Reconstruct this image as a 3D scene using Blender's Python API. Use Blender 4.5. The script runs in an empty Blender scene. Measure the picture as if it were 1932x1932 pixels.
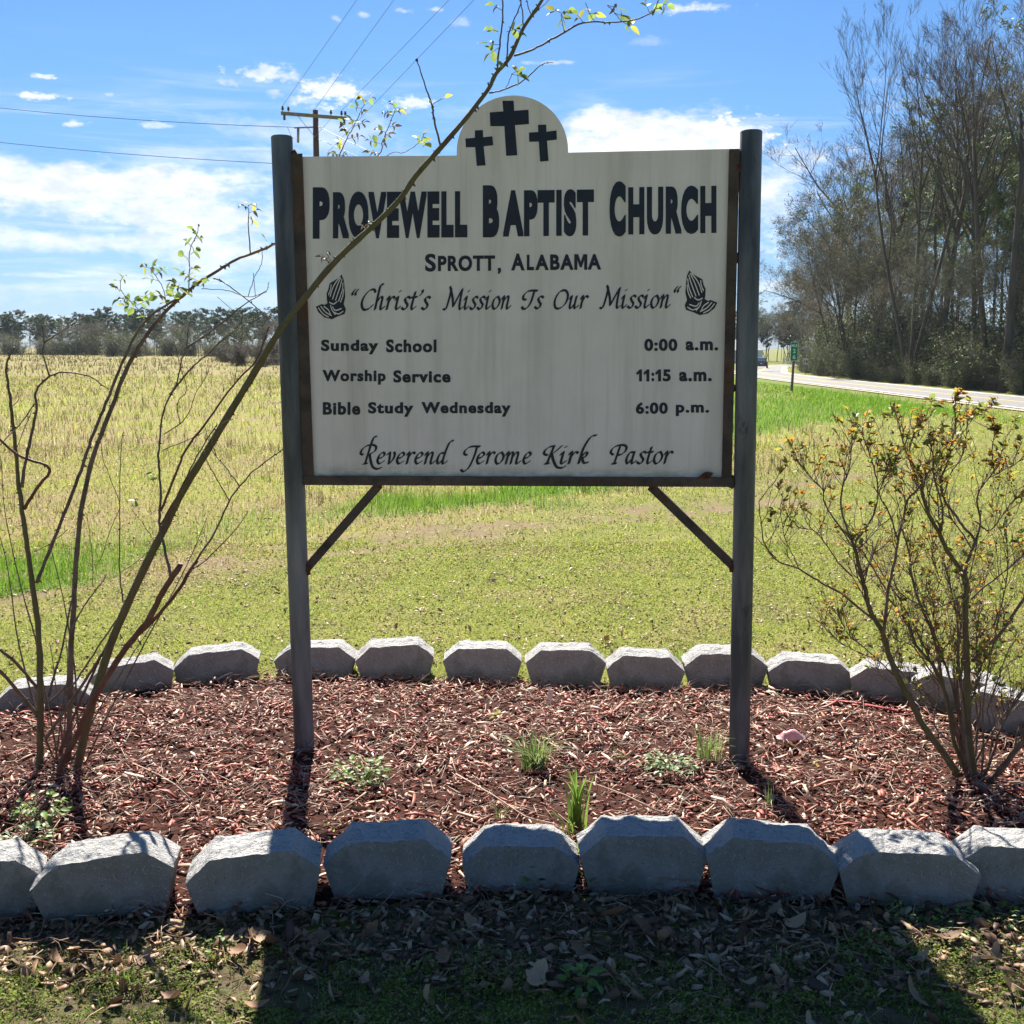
import bpy, math, random
import numpy as np
from mathutils import Vector, Matrix, Quaternion
sc = bpy.context.scene
C = sc.collection
rnd = random.Random(7)
rs = np.random.RandomState(11)
R = math.radians

# ------------------------------------------------------------------ camera
EYE = 1.57; FPX = 2120.0; PITCH = math.atan(311/2120.0)      # picture measured on a 1932 px wide view
cam = bpy.data.cameras.new('camera'); camo = bpy.data.objects.new('camera', cam); C.objects.link(camo)
camo.location = (0, 0, EYE); camo.rotation_euler = (math.pi/2 - PITCH, 0, 0)
cam.sensor_width = 36; cam.lens = 36*FPX/1932.0; cam.clip_start = 0.05; cam.clip_end = 8000
sc.camera = camo
sc.view_settings.view_transform = 'Standard'; sc.view_settings.look = 'None'; sc.view_settings.gamma = 1
sc.view_settings.use_curve_mapping = False
sc.view_settings.exposure = 1.52

def ray(px, py):
    a = (px-966)/FPX; b = (966-py)/FPX
    cp, sp = math.cos(PITCH), math.sin(PITCH)
    return Vector((a, cp + b*sp, -sp + b*cp))
def G(px, py, z=0.0):
    d = ray(px, py); t = (z-EYE)/d.z
    return Vector((d.x*t, d.y*t, z))
def A(px, py, Y):
    d = ray(px, py); t = Y/d.y
    return Vector((d.x*t, Y, EYE + d.z*t))

# ------------------------------------------------------------------ light
SUN_EL = R(44.0); SUN_AZ = R(-8.2)            # azimuth from +Y towards +X
sdir = Vector((math.sin(SUN_AZ)*math.cos(SUN_EL), math.cos(SUN_AZ)*math.cos(SUN_EL), math.sin(SUN_EL)))
sl = bpy.data.lights.new('sun', 'SUN'); sl.energy = 5.0; sl.angle = R(0.55); sl.color = (1.0, 0.94, 0.84)
so = bpy.data.objects.new('sun', sl); C.objects.link(so)
so.rotation_euler = sdir.to_track_quat('Z', 'Y').to_euler()

class NT:
    """tiny node graph helper"""
    def __init__(s, tree): s.t = tree; s.n = tree.nodes; s.l = tree.links
    def put(s, sock, v):
        if v is None: return
        if isinstance(v, bpy.types.NodeSocket): s.l.new(v, sock)
        else:
            if sock.type in ('RGBA',) and not hasattr(v, '__len__'): v = (v, v, v, 1)
            if sock.type == 'RGBA' and len(v) == 3: v = (*v, 1)
            sock.default_value = v
    def new(s, typ, ins=None, **kw):
        n = s.n.new(typ)
        for k, v in kw.items(): setattr(n, k, v)
        for k, v in (ins or {}).items(): s.put(n.inputs[k], v)
        return n
    def m(s, op, a, b=None, c=None, clamp=False):
        n = s.n.new('ShaderNodeMath'); n.operation = op; n.use_clamp = clamp
        s.put(n.inputs[0], a); s.put(n.inputs[1], b); s.put(n.inputs[2], c)
        return n.outputs[0]
    def noise(s, vec, scale, detail=3, rough=0.55, dist=0.0, out=0):
        n = s.new('ShaderNodeTexNoise', {'Scale': scale, 'Detail': detail, 'Roughness': rough, 'Distortion': dist})
        s.put(n.inputs['Vector'], vec); return n.outputs[out]
    def ramp(s, fac, stops, interp='LINEAR'):
        n = s.n.new('ShaderNodeValToRGB'); s.put(n.inputs[0], fac); cr = n.color_ramp; cr.interpolation = interp
        while len(cr.elements) < len(stops): cr.elements.new(0.5)
        for e, (p, c) in zip(cr.elements, stops):
            e.position = p
            if not hasattr(c, '__len__'): c = (c, c, c)
            e.color = (*c[:3], 1)
        return n.outputs[0]
    def mix(s, f, a, b, blend='MIX'):
        n = s.n.new('ShaderNodeMix'); n.data_type = 'RGBA'; n.blend_type = blend
        s.put(n.inputs[0], f); s.put(n.inputs[6], a); s.put(n.inputs[7], b); return n.outputs[2]
    def smooth(s, v, a, b):
        n = s.n.new('ShaderNodeMapRange'); n.interpolation_type = 'SMOOTHSTEP'
        s.put(n.inputs[0], v); s.put(n.inputs[1], a); s.put(n.inputs[2], b); return n.outputs[0]
    def vscale(s, v, xyz):
        n = s.n.new('ShaderNodeVectorMath'); n.operation = 'MULTIPLY'; s.put(n.inputs[0], v); s.put(n.inputs[1], xyz); return n.outputs[0]

w = bpy.data.worlds.new("World"); sc.world = w; w.use_nodes = True
N = NT(w.node_tree)
bg = w.node_tree.nodes['Background']
sky = N.new('ShaderNodeTexSky', sky_type='NISHITA', sun_disc=False)
sky.sun_elevation = SUN_EL; sky.sun_rotation = SUN_AZ; sky.air_density = 1.0; sky.dust_density = 0.25; sky.ozone_density = 3.0
sky.altitude = 60
tc = N.new('ShaderNodeTexCoord').outputs['Generated']
sep = N.new('ShaderNodeSeparateXYZ', {0: tc})
dx, dy, dz = sep.outputs
az = N.m('ARCTAN2', dx, dy); el = N.m('ARCSINE', dz)
comb = N.new('ShaderNodeCombineXYZ', {0: az, 1: el, 2: 0.0}).outputs[0]
ae = N.vscale(comb, (1, 2.2, 1))
puff = N.noise(ae, 16, 7, 0.62)            # billow noise
wob = N.noise(ae, 34, 5, 0.6)
ragged = N.m('ADD', N.m('MULTIPLY', N.noise(ae, 42, 6, 0.68), .65), N.m('MULTIPLY', N.noise(N.vscale(comb, (1, 1.6, 1)), 110, 4, 0.6), .35))
def skypos(px, py):
    d = ray(px, py).normalized(); return math.atan2(d.x, d.y), math.asin(d.z)
mask = None
# (px, py, half width, half height, density, softness)
blobs = [
 (1235, 270, 215, 56, 1.0, .35), (1150, 238, 100, 38, 1.0, .35), (1375, 266, 75, 42, 1.0, .35), (1240, 340, 290, 80, .9, .6),
 (505, 140, 62, 17, .75, .8), (440, 155, 26, 8, .5, .9), (622, 172, 62, 28, .95, .7), (585, 190, 40, 18, .5, .9), (780, 196, 62, 12, .8, .8),
 (92, 146, 26, 5, .8, .7), (82, 183, 40, 7, .9, .7), (152, 233, 26, 7, .8, .7), (292, 236, 28, 7, .55, .9), (207, 179, 11, 4, .5, .8),
 (632, 35, 12, 6, .4, .9), (688, 27, 14, 5, .5, .9), (765, 21, 18, 5, .4, .9), (822, 17, 15, 5, .7, .8), (872, 42, 14, 10, .3, 1), (1305, 16, 72, 9, .7, 1), (1045, 118, 45, 4, .5, 1), (1230, 78, 40, 8, .25, 1), (520, 176, 16, 9, .5, .9),
 (215, 348, 360, 46, .95, .6), (330, 395, 330, 58, .85, .7), (30, 335, 170, 44, .8, .7), (180, 455, 380, 28, .75, .8), (420, 480, 200, 44, .75, .8),
 (130, 520, 300, 6, .5, 1), (220, 545, 300, 9, .45, 1), (1470, 380, 80, 100, .5, 1), (1500, 300, 60, 40, .3, 1), (600, 255, 200, 40, .45, 1), (450, 290, 120, 26, .5, 1), (750, 560, 900, 26, .35, 1)]
for (px, py, rx, ry, den, soft) in blobs:
    a0, e0 = skypos(px, py); ra = rx/FPX*1.05; re = ry/FPX*1.05
    u = N.m('DIVIDE', N.m('SUBTRACT', az, a0), ra); v = N.m('DIVIDE', N.m('SUBTRACT', el, e0), re)
    q = N.m('SQRT', N.m('ADD', N.m('MULTIPLY', u, u), N.m('MULTIPLY', v, v)))
    nz = N.m('MULTIPLY', N.m('SUBTRACT', puff if rx > 90 else ragged, 0.5), (2.6*soft + 1.2) if rx > 90 else 5.2)
    q2 = N.m('SUBTRACT', q, nz)
    b = N.m('MULTIPLY', N.smooth(q2, 1.0 + .1*soft, 0.75 - .75*soft), den)
    mask = b if mask is None else N.m('MAXIMUM', mask, b)
# fair-weather streaks low all round the sky
st = N.noise(N.vscale(comb, (2.2, 26, 1)), 2.4, 6, 0.6, 0.6)
low = N.m('MULTIPLY', N.smooth(el, 0.26, 0.10), 0.75)
streak = N.m('MULTIPLY', N.smooth(st, 0.47, 0.72), low)
mask = N.m('MAXIMUM', mask, streak)
fine = N.smooth(N.noise(ae, 60, 6, 0.65), 0.2, 0.75)
mask = N.m('MULTIPLY', mask, N.m('ADD', 0.72, N.m('MULTIPLY', fine, 0.33)), clamp=True)
SKYGAIN = 1.0
tint = N.mix(1.0, sky.outputs[0], (0.50, 0.74, 0.93), 'MULTIPLY')
cloudcol = N.mix(N.smooth(wob, .3, .7), (6.6, 6.8, 7.2), (9.0, 9.0, 9.0))
tint = N.mix(1.0, tint, N.ramp(el, [(0.0, (.78, .72, .92)), (.10, (.78, .76, .90)), (.20, (.86, .87, .94)), (.30, (.80, .86, .93))]), 'MULTIPLY')
col = N.mix(mask, tint, cloudcol)
N.put(bg.inputs[0], col); bg.inputs[1].default_value = 0.05

# ------------------------------------------------------------------ helpers
def ss(a, b, x):
    t = np.clip((np.asarray(x, float)-a)/(b-a), 0, 1); return t*t*(3-2*t)
def vn(x, y, seed=0):
    """smooth value noise 0..1"""
    x = np.asarray(x, float); y = np.asarray(y, float)
    xi = np.floor(x).astype(np.int64); yi = np.floor(y).astype(np.int64); fx = x-xi; fy = y-yi
    fx = fx*fx*(3-2*fx); fy = fy*fy*(3-2*fy)
    def h(a, b):
        n = (a*374761393 + b*668265263 + seed*974711) & 0x7fffffff
        n = ((n ^ (n >> 13))*1274126177) & 0x7fffffff
        return ((n ^ (n >> 16)) & 0xffff)/65535.0
    return (h(xi, yi)*(1-fx)+h(xi+1, yi)*fx)*(1-fy) + (h(xi, yi+1)*(1-fx)+h(xi+1, yi+1)*fx)*fy
def fbm(x, y, seed=0, o=4):
    s = 0; a = .5; t = 0
    for i in range(o):
        s = s + a*vn(x*2**i, y*2**i, seed+i); t += a; a *= .5
    return s/t
def gz(X, Y):
    """ground height"""
    X = np.asarray(X, float); Y = np.asarray(Y, float)
    z = -1.2*ss(8, 21, X)*ss(4, 26, Y) - .55*ss(105, 190, Y)*ss(6, 20, X)
    return z
def gzf(x, y): return float(gz(x, y))

class MB:
    """collects vertices and faces of one mesh"""
    def __init__(s): s.v = []; s.f = []; s.c = []
    def add(s, vs, fs):
        o = len(s.v); s.v.extend([tuple(p) for p in vs]); s.f.extend([tuple(i+o for i in f) for f in fs])
    def box(s, c, sx, sy, sz, rot=None):
        vs = [Vector((x*sx/2, y*sy/2, z*sz/2)) for x in (-1, 1) for y in (-1, 1) for z in (-1, 1)]
        if rot is not None: vs = [rot @ p for p in vs]
        c = Vector(c)
        s.add([p+c for p in vs], [(0, 1, 3, 2), (4, 6, 7, 5), (0, 4, 5, 1), (2, 3, 7, 6), (0, 2, 6, 4), (1, 5, 7, 3)])
    def bar(s, a, b, wx, wy, up=Vector((0, 0, 1))):
        """rectangular bar from a to b; wx across, wy along 'up'"""
        a = Vector(a); b = Vector(b); d = (b-a).normalized(); x = d.cross(up)
        x = x.normalized() if x.length > 1e-5 else Vector((1, 0, 0)); y = x.cross(d)
        vs = []
        for p in (a, b):
            for (i, j) in ((-1, -1), (1, -1), (1, 1), (-1, 1)): vs.append(p + x*i*wx/2 + y*j*wy/2)
        s.add(vs, [(3, 2, 1, 0), (4, 5, 6, 7), (0, 1, 5, 4), (1, 2, 6, 5), (2, 3, 7, 6), (3, 0, 4, 7)])
    def tube(s, pts, rad, n=6, cap=True, jit=0.0):
        pts = [Vector(p) for p in pts]; k = len(pts)
        if not hasattr(rad, '__len__'): rad = [rad]*k
        t = (pts[1]-pts[0]).normalized(); x = t.orthogonal().normalized(); o = len(s.v)
        for i in range(k):
            t2 = (pts[min(i+1, k-1)]-pts[max(i-1, 0)])
            if t2.length > 1e-9:
                t2.normalize(); x = (x - t2*x.dot(t2))
                x = x.normalized() if x.length > 1e-6 else t2.orthogonal().normalized()
                t = t2
            y = t.cross(x); r = rad[i]
            for j in range(n):
                a = 2*math.pi*j/n; rr = r*(1 + (rnd.uniform(-jit, jit) if jit else 0))
                s.v.append(tuple(pts[i] + x*(math.cos(a)*rr) + y*(math.sin(a)*rr)))
        for i in range(k-1):
            for j in range(n):
                a = o+i*n+j; b = o+i*n+(j+1) % n
                s.f.append((a, b, b+n, a+n))
        if cap:
            s.f.append(tuple(o+j for j in reversed(range(n)))); s.f.append(tuple(o+(k-1)*n+j for j in range(n)))
    def lathe(s, c, prof, n=12):
        o = len(s.v); c = Vector(c)
        for (r, z) in prof:
            for j in range(n):
                a = 2*math.pi*j/n; s.v.append((c.x+r*math.cos(a), c.y+r*math.sin(a), c.z+z))
        for i in range(len(prof)-1):
            for j in range(n):
                a = o+i*n+j; b = o+i*n+(j+1) % n; s.f.append((a, b, b+n, a+n))
        s.f.append(tuple(o+j for j in reversed(range(n)))); s.f.append(tuple(o+(len(prof)-1)*n+j for j in range(n)))
    def prism(s, poly, nrm, th):
        """planar polygon (3d points) thickened along nrm"""
        nrm = Vector(nrm); n = len(poly); a = [Vector(p) for p in poly]
        s.add(a+[p-nrm*th for p in a], [tuple(range(n)), tuple(range(2*n-1, n-1, -1))] + [(i, i+n, (i+1) % n+n, (i+1) % n) for i in range(n)])

MATW = {}
def wm(o):
    return MATW.get(o.name, Matrix.Identity(4))
def link(o, parent=None):
    C.objects.link(o)
    if parent is not None: o.parent = parent; MATW[o.name] = wm(parent)
    return o
def mesh_from(name, mb, mats, smooth=False, inv=None):
    me = bpy.data.meshes.new(name)
    v = mb.v if inv is None else [tuple(inv @ Vector(p)) for p in mb.v]
    me.from_pydata(v, [], mb.f)
    for m in (mats if isinstance(mats, (list, tuple)) else [mats]): me.materials.append(m)
    if smooth: me.polygons.foreach_set('use_smooth', [True]*len(me.polygons))
    me.update(); return me
def obj(name, mb, mats, parent=None, smooth=False, world=False):
    inv = wm(parent).inverted() if (world and parent is not None) else None
    o = bpy.data.objects.new(name, mesh_from(name, mb, mats, smooth, inv))
    return link(o, parent)
def inst(name, me, parent=None): return link(bpy.data.objects.new(name, me), parent)
def tag(o, label=None, cat=None, group=None, kind=None):
    if label: o['label'] = label
    if cat: o['category'] = cat
    if group: o['group'] = group
    if kind: o['kind'] = kind
    return o
def thing(name, label, cat, loc=(0, 0, 0), rz=0.0, group=None):
    o = bpy.data.objects.new(name, None); C.objects.link(o); o.location = loc; o.rotation_euler = (0, 0, rz); o.empty_display_size = .1
    MATW[o.name] = Matrix.Translation(Vector(loc)) @ Matrix.Rotation(rz, 4, 'Z')
    return tag(o, label, cat, group)
def copy_tree(o, parent=None):
    c = o.copy(); C.objects.link(c)
    if parent is not None: c.parent = parent
    for ch in list(o.children): copy_tree(ch, c)
    return c
def big(name, V, F4, mats, tint=None, matidx=None, kind='stuff', label=None, smooth=False, parent=None):
    """fast mesh from numpy: V (n,3); F4 (m,k) faces of equal size; tint per vertex colour (n,3)"""
    me = bpy.data.meshes.new(name); V = np.asarray(V, np.float32); F4 = np.asarray(F4, np.int32); k = F4.shape[1]
    me.vertices.add(len(V)); me.vertices.foreach_set('co', V.ravel())
    me.loops.add(F4.size); me.loops.foreach_set('vertex_index', F4.ravel())
    me.polygons.add(len(F4)); me.polygons.foreach_set('loop_start', np.arange(0, F4.size, k, dtype=np.int32)); me.polygons.foreach_set('loop_total', np.full(len(F4), k, np.int32))
    if smooth: me.polygons.foreach_set('use_smooth', np.ones(len(F4), bool))
    for m in (mats if isinstance(mats, (list, tuple)) else [mats]): me.materials.append(m)
    if matidx is not None: me.polygons.foreach_set('material_index', np.asarray(matidx, np.int32))
    if tint is not None:
        at = me.attributes.new('tint', 'FLOAT_COLOR', 'POINT')
        c4 = np.ones((len(V), 4), np.float32); c4[:, :3] = tint; at.data.foreach_set('color', c4.ravel())
    me.update(calc_edges=True); me.validate()
    o = bpy.data.objects.new(name, me); link(o, parent)
    if kind: o['kind'] = kind
    if label: o['label'] = label
    return o

def blades(P, H, W, heading, lean, tilt=0.0, segs=2):
    """grass blades: P (n,3) root, H height, W width, heading angle, lean (0..1). returns V,F (tapered ribbons of quads)"""
    n = len(P); H = np.broadcast_to(H, n); W = np.broadcast_to(W, n)
    dirx = np.cos(heading); diry = np.sin(heading)
    sxx = -diry; syy = dirx
    V = np.zeros((n, (segs+1)*2, 3))
    for i in range(segs+1):
        t = i/segs; off = lean*H*t*t; z = H*t*np.sqrt(np.clip(1-(lean*t)**2*.6, .1, 1)); ww = W*(1-t*.85)/2
        cx = P[:, 0]+dirx*off; cy = P[:, 1]+diry*off; cz = P[:, 2]+z
        V[:, 2*i, 0] = cx-sxx*ww; V[:, 2*i, 1] = cy-syy*ww; V[:, 2*i, 2] = cz
        V[:, 2*i+1, 0] = cx+sxx*ww; V[:, 2*i+1, 1] = cy+syy*ww; V[:, 2*i+1, 2] = cz
    base = (np.arange(n)*(segs+1)*2)[:, None, None]
    q = np.array([[2*i, 2*i+1, 2*i+3, 2*i+2] for i in range(segs)])[None]
    return V.reshape(-1, 3), (base+q).reshape(-1, 4)
def flecks(P, L, W, rng, tiltmax=1.0, fold=0.0):
    """small flat leaf quads with random orientation; P (n,3)"""
    n = len(P); yaw = rng.uniform(0, 2*np.pi, n); pit = rng.uniform(-tiltmax, tiltmax, n); rol = rng.uniform(-tiltmax, tiltmax, n)
    ax = np.stack([np.cos(yaw)*np.cos(pit), np.sin(yaw)*np.cos(pit), np.sin(pit)], 1)
    bx = np.stack([-np.sin(yaw)*np.cos(rol), np.cos(yaw)*np.cos(rol), np.sin(rol)], 1)
    L = np.broadcast_to(L, n)[:, None]; W = np.broadcast_to(W, n)[:, None]
    V = np.stack([P-ax*L/2, P+bx*W/2-ax*L*.05, P+ax*L/2, P-bx*W/2-ax*L*.05], 1)
    F = np.arange(n*4).reshape(n, 4)
    return V.reshape(-1, 3), F
def cat_meshes(parts):
    Vs = []; Fs = []; Ts = []; o = 0
    for (V, F, T) in parts:
        Vs.append(V); Fs.append(F+o); Ts.append(T); o += len(V)
    return np.concatenate(Vs), np.concatenate(Fs), np.concatenate(Ts)
def pick(cols, rng, n, w=None, jit=.15):
    cols = np.array(cols); i = rng.choice(len(cols), n, p=w); c = cols[i]
    return np.clip(c*(1+rng.uniform(-jit, jit, (n, 1))), 0, 1)

# ------------------------------------------------------------------ materials
def mat(name, c1, c2=None, scale=8, rough=.8, bump=0.0, bscale=60, metal=0.0, spec=.4, detail=5, stretch=None, coat=0, c3=None, extra=None, trans=0.0, obj_rand=0.0, lo=.35, hi=.65):
    m = bpy.data.materials.new(name); m.use_nodes = True; t = NT(m.node_tree); p = m.node_tree.nodes['Principled BSDF']
    tcn = t.new('ShaderNodeTexCoord').outputs['Object']
    vec = tcn if stretch is None else t.vscale(tcn, stretch)
    stops = [(lo, c1), (hi, c2 or c1)] if c3 is None else [(lo-.05, c1), ((lo+hi)/2, c2), (hi+.05, c3)]
    col = t.ramp(t.noise(vec, scale, detail, .6), stops)
    if obj_rand:
        oi = t.new('ShaderNodeObjectInfo').outputs['Random']
        hs = t.new('ShaderNodeHueSaturation', {'Color': col, 'Value': t.m('ADD', 1-obj_rand, t.m('MULTIPLY', oi, 2*obj_rand))}); col = hs.outputs[0]
    if extra: col = extra(t, col, tcn)
    t.put(p.inputs['Base Color'], col); p.inputs['Roughness'].default_value = rough; p.inputs['Metallic'].default_value = metal
    p.inputs['Specular IOR Level'].default_value = spec
    if bump:
        b = t.new('ShaderNodeBump', {'Strength': min(1, bump), 'Distance': .01 if bump < 1 else .025, 'Height': t.noise(vec, bscale, 6, .65)}); t.l.new(b.outputs[0], p.inputs['Normal'])
    if trans:
        tr = t.new('ShaderNodeBsdfTranslucent', {'Color': col}); mx = t.new('ShaderNodeMixShader', {0: trans, 1: p.outputs[0], 2: tr.outputs[0]})
        t.l.new(mx.outputs[0], m.node_tree.nodes['Material Output'].inputs[0])
    return m
def tintmat(name, rough=.7, trans=.35, spec=.3):
    """colour comes from the per-piece 'tint' attribute (each leaf, chip or blade has its own colour)"""
    m = bpy.data.materials.new(name); m.use_nodes = True; t = NT(m.node_tree); p = m.node_tree.nodes['Principled BSDF']
    a = t.new('ShaderNodeAttribute', attribute_name='tint').outputs['Color']
    t.put(p.inputs['Base Color'], a); p.inputs['Roughness'].default_value = rough; p.inputs['Specular IOR Level'].default_value = spec
    if trans:
        tr = t.new('ShaderNodeBsdfTranslucent', {'Color': a}); mx = t.new('ShaderNodeMixShader', {0: trans, 1: p.outputs[0], 2: tr.outputs[0]})
        t.l.new(mx.outputs[0], m.node_tree.nodes['Material Output'].inputs[0])
    return m
M_blade = tintmat('plant_blades', .7, .45, .12)
M_litter = tintmat('litter', .6, .12, .5)
M_stalk = tintmat('dry_stalks', .8, .1)
M_twigt = tintmat('twigs', .85, 0.0)
M_needle = tintmat('tree_leaves', .6, .3)
# ------------------------------------------------------------------ ground
def seg_dist(X, Y, pts):
    """distance to a polyline and parameter along it"""
    best = np.full(np.shape(X), 1e9); par = np.zeros(np.shape(X)); n = len(pts)-1
    for i in range(n):
        ax_, ay_ = pts[i][0], pts[i][1]; bx_, by_ = pts[i+1][0], pts[i+1][1]
        ux, uy = bx_-ax_, by_-ay_; L = ux*ux+uy*uy
        t = np.clip(((X-ax_)*ux+(Y-ay_)*uy)/L, 0, 1); d = np.hypot(X-ax_-t*ux, Y-ay_-t*uy)
        k = d < best; best = np.where(k, d, best); par = np.where(k, (i+t)/n, par)
    return best, par
g2 = lambda px, py: tuple(G(px, py)[:2])
track = [(-9, 5.7), g2(-40, 1110), g2(200, 1088), g2(420, 1068), g2(600, 1040), g2(800, 1008), g2(1000, 992), g2(1200, 976), g2(1400, 955), g2(1600, 895), g2(1930, 860)]
swale = [(-12, 6.6), g2(-150, 1120), g2(60, 1085), g2(300, 1020), g2(520, 985), g2(800, 955), g2(1000, 935), g2(1150, 905), g2(1300, 840), g2(1430, 800), g2(1520, 775), (13, 38), (17, 60), (19, 90), (21, 130)]
def zones(X, Y):
    """bare earth, lush grass, field weights"""
    nzz = fbm(X*.9, Y*.9, 3)
    d, p = seg_dist(X, Y, track)
    bare = ss(.62, .05, d + (nzz-.5)*1.3 - .34*ss(.5, .1, p))*ss(.34, .58, fbm(X*5, Y*5, 19)+.05)*(1-ss(.86, 1, p)*.6)*ss(.36, .6, fbm(X*2.3, Y*2.3, 9)+.12)
    d2, p2 = seg_dist(X, Y, swale)
    wdt = 0.80 + 4.5*ss(.60, .80, p2) + .35*ss(.2, .0, p2)
    gap = 1-.75*ss(.14, .2, p2)*ss(.36, .30, p2)
    lush = ss(1.05, .45, d2/wdt + (fbm(X*1.6, Y*1.2, 21)-.5)*1.7)*gap
    field = ss(-.5, .8, (Y-10.2)-X*1.05 + (nzz-.5)*2)*ss(7.0, 4.0, X)
    lush = lush*(1-bare)
    return bare, lush, field
# bed outline from the block rows (world x,y)
front_px = [(-72, 1752), (196, 1742), (478, 1733), (731, 1708), (982, 1694), (1214, 1690), (1457, 1706), (1716, 1720), (1945, 1712), (2180, 1690)]
far_px = [(75, 1352), (243, 1312), (408, 1289), (594, 1280), (745, 1285), (910, 1291), (1067, 1299), (1216, 1307), (1370, 1304), (1531, 1313), (1690, 1330), (1822, 1356), (1925, 1400)]
bedpoly = [tuple(G(x, y)[:2]) for x, y in front_px] + [(2.45, 4.0)] + [tuple(G(x, y)[:2]) for x, y in reversed(far_px)] + [(-2.55, 4.4), (-2.55, 3.5)]
def in_poly(X, Y, poly):
    ins = np.zeros(np.shape(X), bool); n = len(poly); j = n-1
    for i in range(n):
        xi, yi = poly[i]; xj, yj = poly[j]
        c = ((yi > Y) != (yj > Y)) & (X < (xj-xi)*(Y-yi)/(yj-yi+1e-12)+xi)
        ins ^= c; j = i
    return ins

# road: right edge follows the picture, straight then curving away to the right behind the trees
road_c = [(25.3, -60), (25.3, -20), (25.3, 10), (25.3, 40), (25.3, 70), (25.2, 95), (25.6, 110), (27.2, 124), (30.2, 138), (34.2, 154), (38.4, 172), (43.5, 191), (51.5, 208), (64, 221), (82, 230), (110, 238), (150, 246)]
def catmull(pts, n=8):
    out = []; P_ = [Vector(p) for p in pts]; P_ = [P_[0]*2-P_[1]] + P_ + [P_[-1]*2-P_[-2]]
    for i in range(1, len(P_)-2):
        for k in range(n):
            t = k/n; p0, p1, p2, p3 = P_[i-1:i+3]
            out.append(.5*((2*p1)+(p2-p0)*t+(2*p0-5*p1+4*p2-p3)*t*t+(3*p1-p0-3*p2+p3)*t*t*t))
    out.append(P_[-2]); return out
rc = catmull([Vector((x, y, 0)) for x, y in road_c], 10)

def axis(lo, hi, fine, n, p):
    u = np.linspace(-1, 1, n); s_ = np.sign(u)*np.abs(u)**p
    return np.where(s_ < 0, -s_*lo, s_*hi) + fine
gx = np.unique(np.concatenate([np.linspace(-14, 14, 281), np.linspace(14.2, 42, 100), -14-np.geomspace(.2, 1500, 60), 42+np.geomspace(.4, 1500, 50)]))
gy = np.unique(np.concatenate([np.linspace(0, 14, 141), 14+np.geomspace(.12, 2600, 150), -np.geomspace(.3, 200, 14)]))
XX, YY = np.meshgrid(gx, gy); nx, ny = len(gx), len(gy)
ZZ = gz(XX, YY)
near = ss(3.2, 6, YY)*ss(60, 20, YY)
ZZ = ZZ + near*.05*(fbm(XX*.7, YY*.7, 5)-.5)
bd = in_poly(XX, YY, bedpoly)
bare, lush, field = zones(XX, YY)
idx = np.arange(nx*ny).reshape(ny, nx)
Fq = np.stack([idx[:-1, :-1], idx[:-1, 1:], idx[1:, 1:], idx[1:, :-1]], -1).reshape(-1, 4)

def ground_mat():
    m = bpy.data.materials.new('ground'); m.use_nodes = True; t = NT(m.node_tree); p = m.node_tree.nodes['Principled BSDF']
    z = t.new('ShaderNodeAttribute', attribute_name='tint').outputs['Vector']
    s = t.new('ShaderNodeSeparateXYZ', {0: z}); bare_, lush_, field_ = s.outputs
    pos = t.new('ShaderNodeNewGeometry').outputs['Position']
    n1 = t.noise(pos, 90, 4, .7); n2 = t.noise(pos, 2.2, 5, .6); n3 = t.noise(t.vscale(pos, (1, .45, 1)), 5.5, 6, .7); n4 = t.noise(pos, .35, 4, .55)
    lawn = t.ramp(n2, [(.30, (.12, .135, .028)), (.5, (.16, .17, .035)), (.72, (.22, .20, .07))])
    lawn = t.mix(t.smooth(n1, .56, .70), lawn, (.10, .08, .035))
    fld = t.ramp(n3, [(.28, (.15, .17, .025)), (.5, (.20, .20, .04)), (.72, (.26, .23, .075))])
    fld = t.mix(t.m('MULTIPLY', t.smooth(n4, .36, .60), .8), fld, (.21, .155, .08))
    lsh = t.ramp(n3, [(.3, (.08, .13, .02)), (.7, (.16, .20, .035))])
    br = t.ramp(n1, [(.3, (.12, .085, .045)), (.7, (.25, .19, .11))])
    c = t.mix(field_, lawn, fld); c = t.mix(lush_, c, lsh); c = t.mix(bare_, c, br)
    t.put(p.inputs['Base Color'], c); p.inputs['Roughness'].default_value = .95; p.inputs['Specular IOR Level'].default_value = .1
    b = t.new('ShaderNodeBump', {'Strength': .6, 'Distance': .02, 'Height': t.noise(pos, 45, 5, .7)}); t.l.new(b.outputs[0], p.inputs['Normal'])
    return m
M_ground = ground_mat()
tint = np.stack([bare, lush, field], -1).reshape(-1, 3)
V = np.stack([XX, YY, ZZ], -1).reshape(-1, 3)
go = big('ground', V, Fq, M_ground, tint=tint, kind='structure', smooth=True)

# ------------------------------------------------------------------ road
def strip(name, off0, off1, dz, m, jitter=0, dash=None):
    mb = MB(); rows = []
    for i in range(len(rc)):
        a = rc[max(i-1, 0)]; b = rc[min(i+1, len(rc)-1)]; d = (b-a).normalized(); nrm = Vector((d.y, -d.x, 0))
        r = []
        for k in range(3):
            o_ = off0+(off1-off0)*k/2; q = rc[i]+nrm*o_; r.append((q.x, q.y, gzf(max(q.x, 20), max(q.y, 26))+dz))
        rows.append(r)
    for i in range(len(rows)-1):
        for k in range(2):
            mb.add([rows[i][k], rows[i][k+1], rows[i+1][k+1], rows[i+1][k]], [(0, 1, 2, 3)])
    return mb
M_asph = mat('asphalt', (.135, .13, .125), (.19, .185, .18), 3, .85, .4, 200, detail=6)
M_wline = mat('white_road_paint', (.62, .61, .58), (.75, .74, .71), 12, .7)
M_yline = mat('yellow_road_paint', (.55, .38, .06), (.66, .46, .08), 12, .7)
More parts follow.
